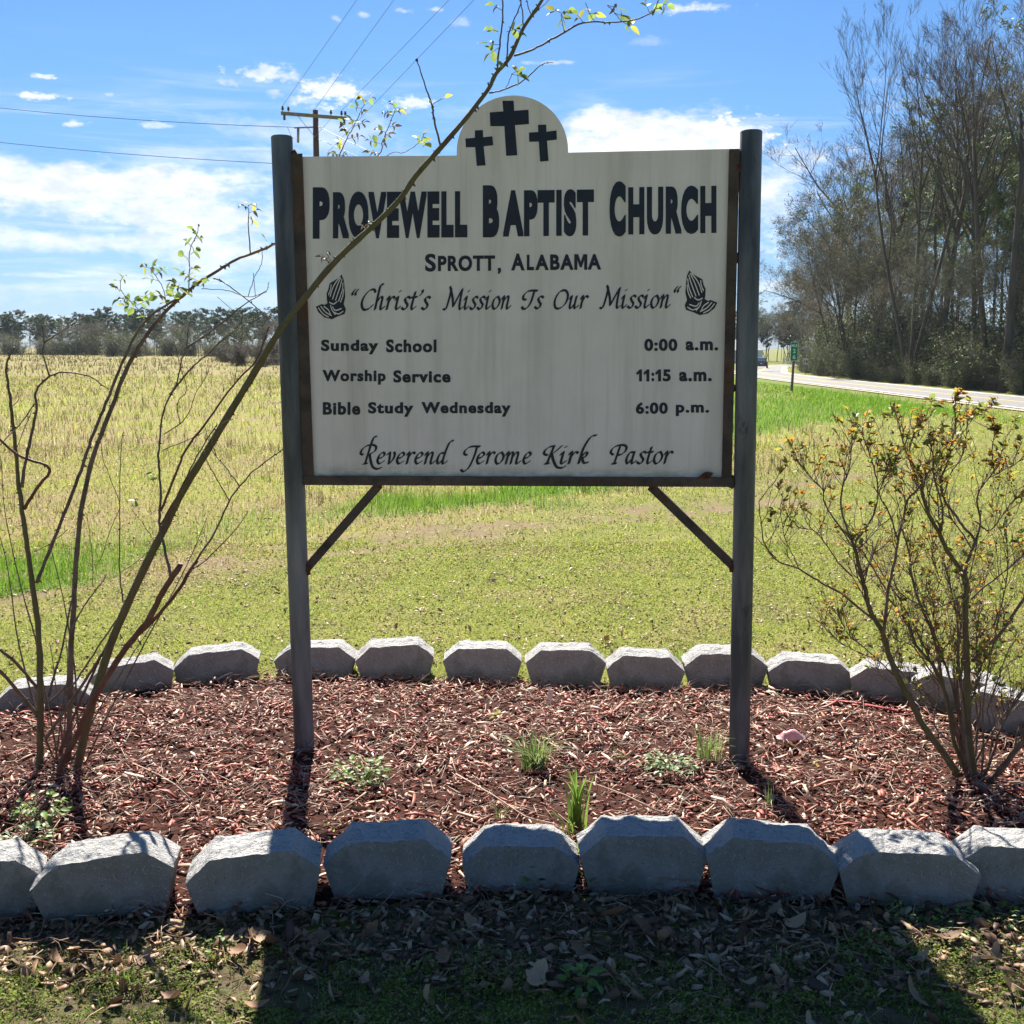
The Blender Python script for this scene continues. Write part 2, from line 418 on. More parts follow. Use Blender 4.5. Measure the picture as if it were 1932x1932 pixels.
M_shoulder = mat('gravel_shoulder', (.30, .25, .18), (.42, .36, .27), 14, .95, .5, 80)
def embank():
    mb = strip('r', -3.5, 3.5, .07, None)
    return mb
road = obj('road', strip('r', -2.75, 2.75, .075, None), M_asph); tag(road, kind='structure')
sh = obj('road_shoulder', strip('s', -3.3, 3.3, .05, None), M_shoulder); tag(sh, kind='structure')
for (a, b, mm, nm) in ((-2.62, -2.44, M_wline, 'edge_line'), (2.44, 2.62, M_wline, 'edge_line'), (-.16, -.06, M_yline, 'centre_line'), (.06, .17, M_yline, 'centre_line')):
    o = obj(nm, strip('l', a, b, .081, None), mm, road); 
# ------------------------------------------------------------------ flower bed: mulch and edging blocks
cxs = [p[0] for p in bedpoly]; cys = [p[1] for p in bedpoly]
def bed_h(X, Y):
    yc = 4.15
    return .010 + .014*ss(1.15, .2, np.abs(Y-yc)) + .03*(fbm(X*3.2, Y*3.2, 31)-.45)*ss(1.1, .8, np.abs(Y-yc))
bx = np.linspace(-2.7, 2.7, 270); by = np.linspace(2.78, 5.35, 130)
BX, BY = np.meshgrid(bx, by); BZ = bed_h(BX, BY) + .012*(fbm(BX*22, BY*22, 4)-.5)
ins = in_poly(BX, BY, bedpoly)
BZ = np.where(ins, BZ, -.03)
idb = np.arange(BX.size).reshape(BX.shape); Fb = np.stack([idb[:-1, :-1], idb[:-1, 1:], idb[1:, 1:], idb[1:, :-1]], -1).reshape(-1, 4)
M_soil = mat('mulch_base', (.025, .010, .007), (.085, .032, .022), 30, .95, .8, 120, spec=.1)
big('mulch_bed', np.stack([BX, BY, BZ], -1).reshape(-1, 3), Fb, M_soil, kind='structure', smooth=True)
# wood chips
rg = np.random.RandomState(5)
def sample_bed(n, rg, poly=bedpoly):
    x = rg.uniform(-2.5, 2.5, n*3); y = rg.uniform(2.85, 5.25, n*3); k = in_poly(x, y, poly) & (rg.uniform(0, 1, n*3) <   .42+.58*ss(.34, .56, fbm(x*7, y*7, 66))); return x[k][:n], y[k][:n]
def chips(n, Lr, Wr, Tr, tilt, cols, wts, rg, lift=.02, area=None):
    x, y = sample_bed(n, rg) if area is None else area(n, rg)
    n = len(x); L = rg.uniform(*Lr, n)*np.exp(rg.normal(0, .25, n)); W = rg.uniform(*Wr, n); T = rg.uniform(*Tr, n)
    yaw = rg.uniform(0, 2*np.pi, n); pit = rg.normal(0, tilt, n); rol = rg.normal(0, tilt*1.4, n)
    ax = np.stack([np.cos(yaw)*np.cos(pit), np.sin(yaw)*np.cos(pit), np.sin(pit)], 1)
    b0 = np.stack([-np.sin(yaw), np.cos(yaw), 0*yaw], 1); c0 = np.cross(ax, b0)
    b = b0*np.cos(rol)[:, None]+c0*np.sin(rol)[:, None]; c = np.cross(ax, b)
    z = (bed_h(x, y) if area is None else gz(x, y)) + rg.uniform(0, lift, n) + .002
    P = np.stack([x, y, z], 1); Vs = []
    tp = rg.uniform(.15, .9, (n, 2)); sk = rg.uniform(-.3, .3, (n, 2))
    for e, sgn in ((0, -1), (1, 1)):
        wd = W*tp[:, e]; off = sk[:, e]*W
        for (i, j) in ((-1, -1), (1, -1), (1, 1), (-1, 1)):
            Vs.append(P + ax*(sgn*L/2)[:, None] + b*((i*wd/2+off))[:, None] + c*(j*T/2)[:, None])
    # middle ring for a slight curl
    cur = rg.uniform(-.12, .2, n)*L
    mid = []
    for (i, j) in ((-1, -1), (1, -1), (1, 1), (-1, 1)):
        mid.append(P + b*(i*W/2)[:, None] + c*((j*T/2+cur))[:, None])
    Vs = Vs[:4]+mid+Vs[4:]
    V = np.stack(Vs, 1).reshape(-1, 3); base = (np.arange(n)*12)[:, None, None]
    q = np.array([(3, 2, 1, 0), (8, 9, 10, 11)] + [(r*4+i, r*4+(i+1) % 4, r*4+4+(i+1) % 4, r*4+4+i) for r in (0, 1) for i in range(4)])[None]
    F = (base+q).reshape(-1, 4)
    T_ = np.repeat(pick(cols, rg, n, wts, .3), 12, 0)
    return V, F, T_
red = [(.33, .075, .045), (.22, .045, .03), (.36, .12, .07), (.47, .27, .18), (.66, .50, .37), (.08, .025, .02), (.36, .25, .18)]
wts = [.25, .19, .18, .13, .11, .09, .05]
parts = [chips(11000, (.010, .030), (.004, .011), (.001, .003), .3, red, wts, rg, .016),
         chips(6500, (.018, .038), (.005, .012), (.0015, .004), .34, red, wts, rg, .03),
         chips(1500, (.035, .080), (.006, .016), (.002, .005), .25, red, [.2, .12, .2, .22, .16, .05, .05], rg, .032),
         chips(6500, (.04, .11), (.001, .0022), (.001, .002), .3, [(.45, .3, .2), (.3, .14, .09), (.55, .45, .33)], [.35, .4, .25], rg, .04)]
V, F, T = cat_meshes(parts)
big('mulch_chips', V, F, M_litter, T, label='red dyed wood chip mulch strewn with pale straw across the flower bed')

M_block = mat('concrete_block', (.205, .185, .15), (.285, .27, .245), 5, .92, .9, 75, spec=.2, obj_rand=.07, c3=(.245, .23, .21),
              extra=lambda t, c, v: t.mix(t.smooth(t.noise(v, 105, 4, .75), .60, .68), t.mix(t.smooth(t.noise(v, 3.5, 6, .65), .46, .66), t.mix(t.smooth(t.noise(v, 140, 2, .6), .60, .66), c, (.36, .35, .33)), (.15, .15, .115)), (.085, .08, .07)))
M_split = mat('split_concrete', (.29, .285, .275), (.50, .49, .475), 48, .9, 1.0, 70, spec=.25, obj_rand=.06, c3=(.39, .38, .37), detail=7, extra=lambda t, c, v: t.mix(t.smooth(t.noise(v, 150, 4, .8), .56, .66), t.mix(t.smooth(t.noise(v, 95, 3, .7), .60, .68), c, (.70, .69, .67)), (.16, .155, .15)))
def make_block(seed, W=.395, H=.178, D=.152, ch=.062, tw=.155):
    """retaining wall block standing on end: smooth face to -Y, split rock face and bevels up"""
    r = np.random.RandomState(seed)
    prof = [(-W*.335, -.10), (-W/2, H-ch)]
    n1, n2 = 7, 16
    c0 = (-W/2, H-ch); c1 = (-W/2+tw*.5, H); c2 = (W/2-tw*.5, H); c3 = (W/2, H-ch)
    top = []
    for a, b, n in ((c0, c1, n1), (c1, c2, n2), (c2, c3, n1)):
        for i in range(n): t = i/n; top.append((a[0]+(b[0]-a[0])*t, a[1]+(b[1]-a[1])*t))
    top.append(c3)
    dn = 7; rows = []
    for j in range(dn+1):
        row = []
        for i, (x, z) in enumerate(top):
            nz = (fbm(np.array(x*26+seed*7), np.array(j/dn*D*30+seed), seed, 4)-.5)
            edge = .45 if j in (0, dn) else 1
            hump = .010*math.sin(math.pi*j/dn)
            row.append((x+float(nz)*.009, -D/2+D*j/dn + (r.uniform(-.0012, .0012) if j in (0,) else r.uniform(-.004, .004)), z+float(nz)*.028*edge+hump*.7))
        rows.append(row)
    mb = MB(); k = len(top)
    for row in rows: mb.v.extend(row)
    for j in range(dn):
        for i in range(k-1):
            a = j*k+i; mb.f.append((a, a+1, a+1+k, a+k))
    nsplit = len(mb.f)
    bl = len(mb.v)
    mb.v.extend([(-W*.335, -D/2, -.10), (W*.335, -D/2, -.10), (-W*.335, D/2, -.10), (W*.335, D/2, -.10)])
    mb.f.append(tuple([bl, bl+1]+list(range(k-1, -1, -1))))
    mb.f.append(tuple([bl+3, bl+2]+[dn*k+i for i in range(k)]))
    mb.f.append(tuple([bl+2, bl]+[j*k for j in range(dn+1)]))
    mb.f.append(tuple([bl+1, bl+3]+[j*k+k-1 for j in range(dn, -1, -1)]))
    mb.f.append((bl, bl+2, bl+3, bl+1))
    me = mesh_from('edging_block', mb, [M_split, M_block])
    me.polygons.foreach_set('material_index', [0]*nsplit+[1]*(len(mb.f)-nsplit))
    return me
bmesh_v = [make_block(s) for s in range(6)]
# (centre px, base py, width px, yaw deg, roll deg, sink, label)
front = [
 (-72, 1752, 245, 20, -2, .0, 'concrete edging block cut off by the left picture edge in the front row'),
 (196, 1736, 262, 10, 5, .0, 'tilted concrete edging block with a twig shadow on top, front row far left'),
 (478, 1727, 250, 8, 3.5, .0, 'concrete edging block whose right end lies in the left post shadow'),
 (731, 1702, 240, 3, 1, .0, 'shaded front row edging block just right of the left post shadow'),
 (982, 1688, 222, 0, 0, .03, 'lowest front row edging block with a leafy weed sprig before it'),
 (1214, 1690, 242, 0, 0, .0, 'front row edging block right of the green grass tuft'),
 (1457, 1702, 250, -6, -2.5, .0, 'front row edging block at the foot of the right post shadow'),
 (1716, 1716, 262, -4, -1, .01, 'sunlit front row edging block second from the right picture edge'),
 (1945, 1712, 250, -12, 1, .01, 'front row edging block cut by the right edge with branch shadows on top')]
far = [
 (75, 1349, 172, 12, 2, .05, 'far row edging block behind the left rose canes, leftmost'),
 (243, 1310, 160, 16, 6, .04, 'far row edging block half hidden by rose canes, left end dark'),
 (408, 1288, 158, 10, 4, .03, 'far row edging block standing free between the rose canes and left post'),
 (594, 1279, 152, 2, 1, .03, 'far row edging block passing behind the left post'),
 (745, 1283, 148, 4, 2, .01, 'far row edging block first to the right of the left post'),
 (910, 1290, 148, 0, 0, .01, 'far row edging block with dry leaves heaped in the gap at its left'),
 (1067, 1298, 152, 0, 0, .0, 'widest far row edging block near the middle of the bed'),
 (1216, 1306, 147, 0, -2, .01, 'far row edging block second to the left of the right post'),
 (1370, 1303, 156, -2, 0, .0, 'far row edging block passing behind the right post'),
 (1531, 1312, 162, -5, -3, .02, 'far row edging block with rounded shoulders right of the right post'),
 (1690, 1330, 160, -14, -4, .02, 'far row edging block at the left side of the budding rose bush'),
 (1822, 1356, 175, -24, -4, .0, 'far row edging block seen through the stems of the budding rose bush'),
 (1925, 1402, 180, -38, -3, .0, 'far row edging block cut by the right picture edge behind the bush')]
for gi, (lst, grp) in enumerate(((front, 'concrete edging blocks in the front row'), (far, 'concrete edging blocks in the far row'))):
    for i, (cx, pyb, wpx, yaw, roll, sink, lab) in enumerate(lst):
        p = G(cx, pyb); dep = p.y*math.cos(PITCH)+EYE*math.sin(PITCH)
        o = inst('edging_block', bmesh_v[(i*2+gi) % 6])
        s = wpx/FPX*dep/.395*(1 if abs(yaw) < 20 else 1.05)
        th = .152/2
        o.location = (p.x, p.y+th, -sink); o.rotation_euler = (R(rnd.uniform(-2, 2)), -R(roll), R(yaw)); o.scale = (s*(-1 if i % 2 else 1), 1, 1.0)
        tag(o, lab, 'edging block', grp)
# ------------------------------------------------------------------ church sign
SL = G(575, 1425); SR = G(1394, 1450)
sx = (SR-SL).normalized(); sn = Vector((sx.y, -sx.x, 0))        # sn points to the camera
def S(px, py, off=0.0):
    """point of the sign's own plane (moved 'off' metres to the front) seen at a place of the photograph"""
    d = ray(px, py); o = Vector((0, 0, EYE)); q = SL + sn*off
    t = (q-o).dot(sn)/d.dot(sn); return o + d*t
mid = (SL+SR)/2
sign = thing('church_sign', 'cream church notice board with three black crosses between two grey pipe posts', 'sign', tuple(mid), math.atan2(sx.y, sx.x))

def rustx(t, c, v):
    r = t.smooth(t.noise(v, 5, 6, .7), .50, .66)
    return t.mix(r, c, (.085, .035, .018))
M_pipe = mat('weathered_steel_pipe', (.055, .056, .057), (.215, .215, .212), 9, .62, .4, 45, metal=.1, spec=.5, stretch=(1, 1, .16), detail=6, lo=.38, hi=.68,
             extra=lambda t, c, v: t.mix(t.smooth(t.noise(t.vscale(v, (1, 1, .4)), 14, 5, .7), .60, .72), c, (.045, .045, .05)))
M_rust = mat('rusty_angle_iron', (.05, .038, .032), (.125, .09, .07), 10, .8, .5, 90, metal=.15, extra=rustx, detail=6)
M_weld = mat('rust_weld', (.06, .02, .012), (.14, .05, .025), 60, .9, .8, 150)
def panelx(t, c, v):
    s = t.new('ShaderNodeSeparateXYZ', {0: v}); z = s.outputs[2]
    st1 = t.noise(t.vscale(v, (60, 1, 1.6)), 1.0, 6, .65); st2 = t.noise(t.vscale(v, (9, 1, .8)), 1.0, 5, .6)
    c = t.mix(t.m('MULTIPLY', t.smooth(st1, .50, .76), .30), c, (.40, .36, .29))
    c = t.mix(t.m('MULTIPLY', t.smooth(st2, .42, .68), .36), c, (.40, .36, .29))
    lowz = t.smooth(z, 1.16, 1.06)
    dirt = t.m('MULTIPLY', lowz, t.smooth(t.noise(t.vscale(v, (5, 1, 14)), 2.0, 6, .7), .35, .62))
    c = t.mix(t.m('MULTIPLY', dirt, .9), c, (.13, .125, .075))
    return c
M_panel = mat('painted_sign_panel', (.69, .605, .565), (.77, .69, .645), 4, .55, .05, 30, spec=.3, extra=panelx, lo=.3, hi=.7)
M_ink = mat('dark_blue_lettering', (.006, .008, .017), (.012, .015, .028), 20, .45, spec=.35)
# posts (lean and tilt as measured from foot and head)
for (bx_, by_, tx_, ty_, off) in ((575, 1425, 531.5, 257, 0.0), (1394, 1450, 1417.2, 247, 0.0)):
    a = S(bx_, by_, off); b = S(tx_, ty_, off); a = a + (a-b).normalized()*.15
    mb = MB(); d = (b-a).normalized(); r = .0385
    mb.tube([a, a+(b-a)*.3, a+(b-a)*.6, b-d*.004, b], [r, r, r, r, r-.003], 28, cap=False)
    n = 28; top0 = len(mb.v)-n
    mb.tube([b, b-d*.25], [r-.003, r-.004], n, cap=True)
    o = obj('post', mb, M_pipe, sign, smooth=True, world=True)
# bare hollow rust-framed edge: two stiles, bottom rail, two braces
def angle_iron(pa, pb, w_, t_=.006, dpt=.035, name='stile', inward=1):
    """L section: face flange w_ wide seen from the front, second flange running back"""
    d = (pb-pa).normalized(); x = d.cross(sn).normalized()*inward
    mb = MB()
    def plate(c0, c1, u, uw, v_, vw):
        vs = []
        for p in (c0, c1):
            for (i, j) in ((-1, -1), (1, -1), (1, 1), (-1, 1)): vs.append(p+u*i*uw/2+v_*j*vw/2)
        mb.add(vs, [(3, 2, 1, 0), (4, 5, 6, 7), (0, 1, 5, 4), (1, 2, 6, 5), (2, 3, 7, 6), (3, 0, 4, 7)])
    plate(pa, pb, x, w_, sn, t_)
    plate(pa+x*(w_/2-t_/2)-sn*(dpt/2+t_/2), pb+x*(w_/2-t_/2)-sn*(dpt/2+t_/2), x, t_, sn, dpt)
    return mb
obj('stile', angle_iron(S(560, 290, .012), S(582, 899, .012), .040, name='stile', inward=1), M_rust, sign, world=True)
obj('stile', angle_iron(S(1385.6, 281, .012), S(1371, 903, .012), .036, inward=-1), M_rust, sign, world=True)
obj('bottom_rail', angle_iron(S(573, 906.5, .016), S(1384, 910, .016), .034, inward=-1), M_rust, sign, world=True)
obj('brace', angle_iron(S(716, 914, .008), S(580, 1071, .008), .032, inward=1), M_rust, sign, world=True)
obj('brace', angle_iron(S(1227, 917, .008), S(1383, 1068, .008), .032, inward=-1), M_rust, sign, world=True)
wd = MB(); rw = random.Random(3)
def blob(mb, c, r, seed, sq=(1, 1, 1), n=8, m=5):
    q = random.Random(seed); o = len(mb.v)
    for i in range(m+1):
        th = math.pi*i/m
        for j in range(n):
            ph = 2*math.pi*j/n; k = r*q.uniform(.75, 1.2)
            mb.v.append((c.x+k*sq[0]*math.sin(th)*math.cos(ph), c.y+k*sq[1]*math.sin(th)*math.sin(ph), c.z+k*sq[2]*math.cos(th)))
    for i in range(m):
        for j in range(n):
            a = o+i*n+j; b = o+i*n+(j+1) % n; mb.f.append((a, a+n, b+n, b))
for k, (x, y, r) in enumerate(((1395, 316, .014), (1394, 352, .010), (1389, 487, .012), (1385, 732, .009), (554, 292, .012), (558, 470, .010), (569, 712, .012), (573, 905, .015), (580, 1073, .016), (716, 914, .013), (1229, 917, .013), (1382, 1068, .015), (1380, 909, .016))):
    mb = MB(); blob(mb, S(x, y, .006), r, k, (1, .8, 1.5)); obj('weld', mb, M_weld, sign, smooth=True, world=True)
# panel with half round head
out = []
for (x, y) in ((588, 902), (1362, 906), (1370, 600), (1377.5, 281)): out.append((x, y))
out.append((1072, 288))
for i in range(1, 28):
    a = math.pi*i/28; out.append((966.5+105.2*math.cos(a), 285.5-105.5*math.sin(a)+2.4*math.cos(a)*-1))
out += [(861.5, 293.5), (569, 295.5), (580, 600)]
mb = MB(); poly = [S(x, y, .004) for x, y in out]
mb.prism(poly, sn, .019)
panel = obj('panel', mb, M_panel, sign, world=True)
TXT = .0052
def put_text(word, quad, bold=.03, spacing=1.06, heavy=(.012, .006)):
    """quad: px of left-top, right-top, right-bottom, left-bottom for the glyphs' own bounding box"""
    c = bpy.data.curves.new('l', 'FONT'); c.body = word; c.size = 1; c.offset = bold; c.space_character = spacing; c.resolution_u = 5
    o = bpy.data.objects.new('l', c); C.objects.link(o); dg = bpy.context.evaluated_depsgraph_get(); me = bpy.data.meshes.new_from_object(o.evaluated_get(dg))
    bpy.data.objects.remove(o); bpy.data.curves.remove(c)
    vs = [v.co.copy() for v in me.vertices]; fs = [tuple(p.vertices) for p in me.polygons]
    x0 = min(v.x for v in vs); x1 = max(v.x for v in vs); y0 = min(v.y for v in vs); y1 = max(v.y for v in vs)
    (ax_, ay_), (bx_, by_), (cx_, cy_), (dx_, dy_) = quad; mb = MB(); out_ = []
    hx, hy = heavy
    lays = [(0, 0)] + ([(hx, hy), (-hx, hy), (hx, -hy), (-hx, -hy)] if hx else [])
    x0 -= hx; x1 += hx; y0 -= hy; y1 += hy
    for k, (ox, oy) in enumerate(lays):
        out_ = []
        for v in vs:
            u = (v.x+ox-x0)/(x1-x0); t = (v.y+oy-y0)/(y1-y0)
            X = (ax_*(1-u)+bx_*u)*t+(dx_*(1-u)+cx_*u)*(1-t); Y = (ay_*(1-u)+by_*u)*t+(dy_*(1-u)+cy_*u)*(1-t)
            out_.append(S(X, Y, TXT+k*4e-5))
        mb.add(out_, fs)
    bpy.data.meshes.remove(me)
    return mb
POLY = {'M': [(0, 0), (0, 1), (.30, 1), (.5, .52), (.70, 1), (1, 1), (1, 0), (.76, 0), (.76, .62), (.58, .16), (.42, .16), (.24, .62), (.24, 0)],
        '1': [(.42, 0), (.42, .66), (.10, .52), (0, .72), (.52, 1), (.86, 1), (.86, 0)]}
def put_poly(ch, quad):
    (ax_, ay_), (bx_, by_), (cx_, cy_), (dx_, dy_) = quad; mb = MB()
    mb.add([S((ax_*(1-u)+bx_*u)*t+(dx_*(1-u)+cx_*u)*(1-t), (ay_*(1-u)+by_*u)*t+(dy_*(1-u)+cy_*u)*(1-t), TXT) for u, t in POLY[ch]], [tuple(range(len(POLY[ch])))])
    return mb
def join(mbs):
    r = MB()
    for m_ in mbs: r.add(m_.v, m_.f)
    return r
def lettering(mbs, name='lettering'):
    for m_ in mbs: obj(name, m_, M_ink, panel, world=True)
def bx4(x0, x1, y0, y1, dy=0.0): return [(x0, y0), (x1, y0-dy), (x1, y1-dy), (x0, y1)]
B = .046
lettering([put_text('P', bx4(590.1, 621.9, 353.4, 450.5), B, 1, (.016, .022)), put_text('ROVEWELL', bx4(628.1, 881.7, 361.6, 450.8, 2), B, 1.19, (.016, .022)),
           put_text('B', bx4(911, 941.8, 349.6, 447.9), B, 1, (.016, .022)), put_text('APTIST', bx4(948.9, 1120.6, 358.6, 447.4, 2.2), B, 1.19, (.016, .022)),
           put_text('C', bx4(1150, 1180.7, 342, 446.4), B, 1, (.016, .022)), put_text('HURCH', bx4(1185.3, 1351.7, 352.4, 443.5, 3), B, 1.19, (.016, .022))])
lettering([put_text('S', bx4(802, 822.4, 478.7, 512.6), .024, 1, (.009, .006)), put_text('PROTT', bx4(826.3, 934, 482.3, 512, .8), .026, 1.14, (.016, .012)), put_text(',', bx4(939, 945.4, 505, 517), .034, 1, (.014, .008)),
           put_text('A', bx4(964.4, 989.8, 478.3, 510.3), .028, 1, (.012, .008)), *[(put_poly(ch_, bx4(x0_, x1_, 480.6-k_*.25, 510-k_*.25)) if ch_ == 'M' else put_text(ch_, bx4(x0_, x1_, 480.6-k_*.25, 510-k_*.25), .030, 1, (.012, .012))) for k_, (ch_, x0_, x1_) in enumerate((('L', 994, 1007.5), ('A', 1010, 1035), ('B', 1038, 1056), ('A', 1057, 1082), ('M', 1083.5, 1108), ('A', 1109, 1134)))]])
lettering([put_text('Sunday', bx4(605.7, 713.7, 640.8, 668.6), .032, 1.15, (.014, .006)), put_text('School', bx4(728.4, 823.6, 640.4, 665), .032, 1.15, (.014, .006))])
lettering([put_text('Worship', bx4(608.4, 727.6, 698, 725.8), .032, 1.15, (.014, .006)), put_text('Service', bx4(742, 850, 698.6, 722), .032, 1.15, (.014, .006))])
lettering([put_text('Bible', bx4(609, 679.6, 758.7, 782.8), .032, 1.15, (.014, .006)), put_text('Study', bx4(694.5, 780, 758.7, 786.4), .032, 1.15, (.014, .006)), put_text('Wednesday', bx4(795, 963.5, 758.5, 786.2), .032, 1.15, (.014, .006))])
lettering([put_text('0:00', bx4(1215.6, 1278, 639.2, 662.3), .032, 1.15, (.014, .006)), put_text('a.m.', bx4(1293.7, 1355, 643.8, 661.4), .032, 1.15, (.014, .006))])
lettering([put_poly('1', bx4(1200.4, 1213, 697, 719.7)), put_poly('1', bx4(1214, 1227, 697, 719.7)), put_text(':', bx4(1229, 1234.5, 703, 719.6), .05, 1, (0, 0)), put_poly('1', bx4(1236, 1249, 696.9, 719.6)), put_text('5', bx4(1250.5, 1265.5, 696.9, 719.7), .032, 1, (.014, .006)), put_text('a.m.', bx4(1281.5, 1342.8, 701.5, 719.6), .032, 1.15, (.014, .006))])
lettering([put_text('6:00', bx4(1199.6, 1260, 758.9, 781), .032, 1.15, (.014, .006)), put_text('p.m.', bx4(1275, 1338, 763.5, 785), .032, 1.15, (.014, .006))])
for cr in ([(948, 190), (969, 190), (970, 209), (997, 207), (998, 234), (971.5, 236), (976, 293), (955, 294), (951.5, 238), (925, 238), (924, 212), (949.5, 210)],
           [(896, 246), (911, 245.5), (911.5, 259), (929, 257), (930.5, 274), (912.5, 276), (916, 312), (899.5, 313), (896.5, 277.5), (879, 278), (878, 261.5), (896, 260)],
           [(1015, 235.5), (1030.5, 235), (1031, 248.5), (1050, 246), (1050.5, 263.5), (1032, 265.5), (1035, 303.5), (1019, 305), (1016.5, 267), (998.5, 267.5), (998, 250), (1015.5, 249)]):
    mb = MB(); mb.prism([S(x, y, TXT) for x, y in cr], sn, .001); obj('cross', mb, M_ink, panel, world=True)

# broad nib italic lettering: every glyph is written as pen strokes (x-height 1, baseline 0)
GL = {
 'i': (.62, [[(0, .75), (.16, 1), (.14, .2), (.26, 0), (.46, .22)], [(.22, 1.42), (.26, 1.46)]]),
 'n': (.98, [[(0, .78), (.14, 1), (.12, 0)], [(.13, .5), (.36, .95), (.56, .92), (.54, .2), (.64, 0), (.86, .22)]]),
 'm': (1.42, [[(0, .78), (.14, 1), (.12, 0)], [(.13, .5), (.34, .95), (.52, .9), (.50, 0)], [(.51, .5), (.74, .95), (.94, .9), (.92, .2), (1.02, 0), (1.24, .22)]]),
 'u': (.98, [[(0, .78), (.14, 1), (.11, .2), (.26, .0), (.50, .4)], [(.56, 1), (.52, .2), (.62, 0), (.84, .22)]]),
 'r': (.70, [[(0, .78), (.14, 1), (.12, 0)], [(.13, .5), (.32, .92), (.50, 1), (.60, .88)]]),
 's': (.66, [[(.56, .88), (.40, 1), (.16, .86), (.24, .60), (.44, .36), (.38, .08), (.18, 0), (0, .14)]]),
 't': (.58, [[(.24, 1.38), (.14, .3), (.24, 0), (.48, .2)], [(-.02, .94), (.44, .98)]]),
 'h': (.98, [[(.42, 1.98), (.26, 1.96), (.18, 1.6), (.12, 0)], [(.13, .5), (.36, .95), (.56, .92), (.54, .2), (.64, 0), (.86, .22)]]),
 'o': (.84, [[(.42, 1), (.14, .80), (.06, .35), (.26, 0), (.54, .16), (.66, .62), (.44, 1)]]),
 'e': (.78, [[(.08, .45), (.40, .58), (.54, .82), (.36, 1), (.12, .74), (.06, .3), (.26, 0), (.58, .22)]]),
 'v': (.80, [[(-.02, .8), (.14, 1), (.22, .5), (.26, 0), (.52, .4), (.58, .8), (.48, 1.02)]]),
 'd': (1.0, [[(.52, .94), (.22, .92), (.06, .4), (.22, 0), (.52, .4)], [(1.02, 2.02), (.84, 1.98), (.68, 1.6), (.56, .8), (.52, .2), (.62, 0), (.86, .22)]]),
 'a': (.96, [[(.54, .94), (.24, .92), (.06, .4), (.22, 0), (.50, .4)], [(.58, 1), (.52, .2), (.62, 0), (.84, .22)]]),
 'k': (.92, [[(.92, 2.42), (.64, 2.36), (.42, 2.0), (.20, 1.2), (.12, 0)], [(.14, .46), (.40, .92), (.58, .88), (.48, .56), (.16, .48)], [(.26, .5), (.50, .06), (.78, .1)]]),
 'C': (1.12, [[(1.02, 1.36), (.86, 1.58), (.50, 1.5), (.14, 1.0), (.06, .45), (.30, .0), (.72, .06), (.98, .34)]]),
 'M': (1.72, [[(-.06, .04), (.18, .04), (.32, .9), (.36, 1.62)], [(.22, 1.82), (.36, 1.5), (.62, .9), (.80, .22)], [(.80, .22), (1.06, .9), (1.36, 1.62)], [(1.36, 1.62), (1.34, .7), (1.38, .14), (1.48, 0), (1.66, .16)]]),
 'I': (1.12, [[(.26, .72), (.02, .80), (.0, 1.1), (.30, 1.42), (.70, 1.48), (1.06, 1.46)], [(.82, 1.42), (.70, .5), (.44, .02), (.14, .0), (.04, .16)]]),
 'O': (1.36, [[(.72, 1.48), (.34, 1.34), (.08, .7), (.22, .10), (.60, .0), (1.02, .34), (1.16, .94), (.98, 1.38), (.62, 1.5), (.40, 1.38)]]),
 'R': (1.28, [[(.26, 0), (.56, .02)], [(.84, 2.38), (.66, 2.34), (.56, 1.9), (.46, .8), (.40, .04)], [(.06, .78), (-.14, .90), (-.10, 1.24), (.20, 1.56), (.64, 1.66), (.98, 1.50), (.96, 1.10), (.56, .82)], [(.60, .82), (.78, .30), (1.06, -.26), (1.46, -.46), (1.76, -.34)]]),
 'J': (1.10, [[(.26, .74), (.02, .86), (.04, 1.16), (.34, 1.44), (.76, 1.5), (1.16, 1.48)], [(.94, 1.44), (.84, .5), (.60, -.36), (.26, -.66), (.02, -.50)]]),
 'K': (1.22, [[(.22, 0), (.52, .02)], [(.26, .72), (.0, .86), (.02, 1.16), (.28, 1.44), (.62, 1.52)], [(.60, 1.5), (.44, .5), (.38, .04)], [(1.14, 1.52), (.84, 1.1), (.52, .80)], [(.56, .82), (.80, .26), (1.14, -.28), (1.56, -.36), (1.74, -.2)]]),
 'P': (1.22, [[(.22, 0), (.54, .02)], [(.56, 1.46), (.46, .6), (.38, .04)], [(.16, .74), (-.06, .92), (-.02, 1.22), (.28, 1.48), (.76, 1.56), (1.08, 1.40), (1.06, 1.02), (.74, .74), (.48, .76)]]),
 "'": (.42, [[(.22, 1.52), (.26, 1.34), (.10, 1.12)]]),
 '"': (.70, [[(.20, 1.54), (.04, 1.30), (.08, 1.12)], [(.46, 1.54), (.30, 1.30), (.34, 1.12)]]),
}
def hull(ps):
    ps = sorted(set((round(a, 6), round(b, 6)) for a, b in ps))
    def half(it):
        h = []
        for p in it:
            while len(h) > 1 and (h[-1][0]-h[-2][0])*(p[1]-h[-2][1])-(h[-1][1]-h[-2][1])*(p[0]-h[-2][0]) <= 0: h.pop()
            h.append(p)
        return h[:-1]
    return half(ps) + half(ps[::-1])
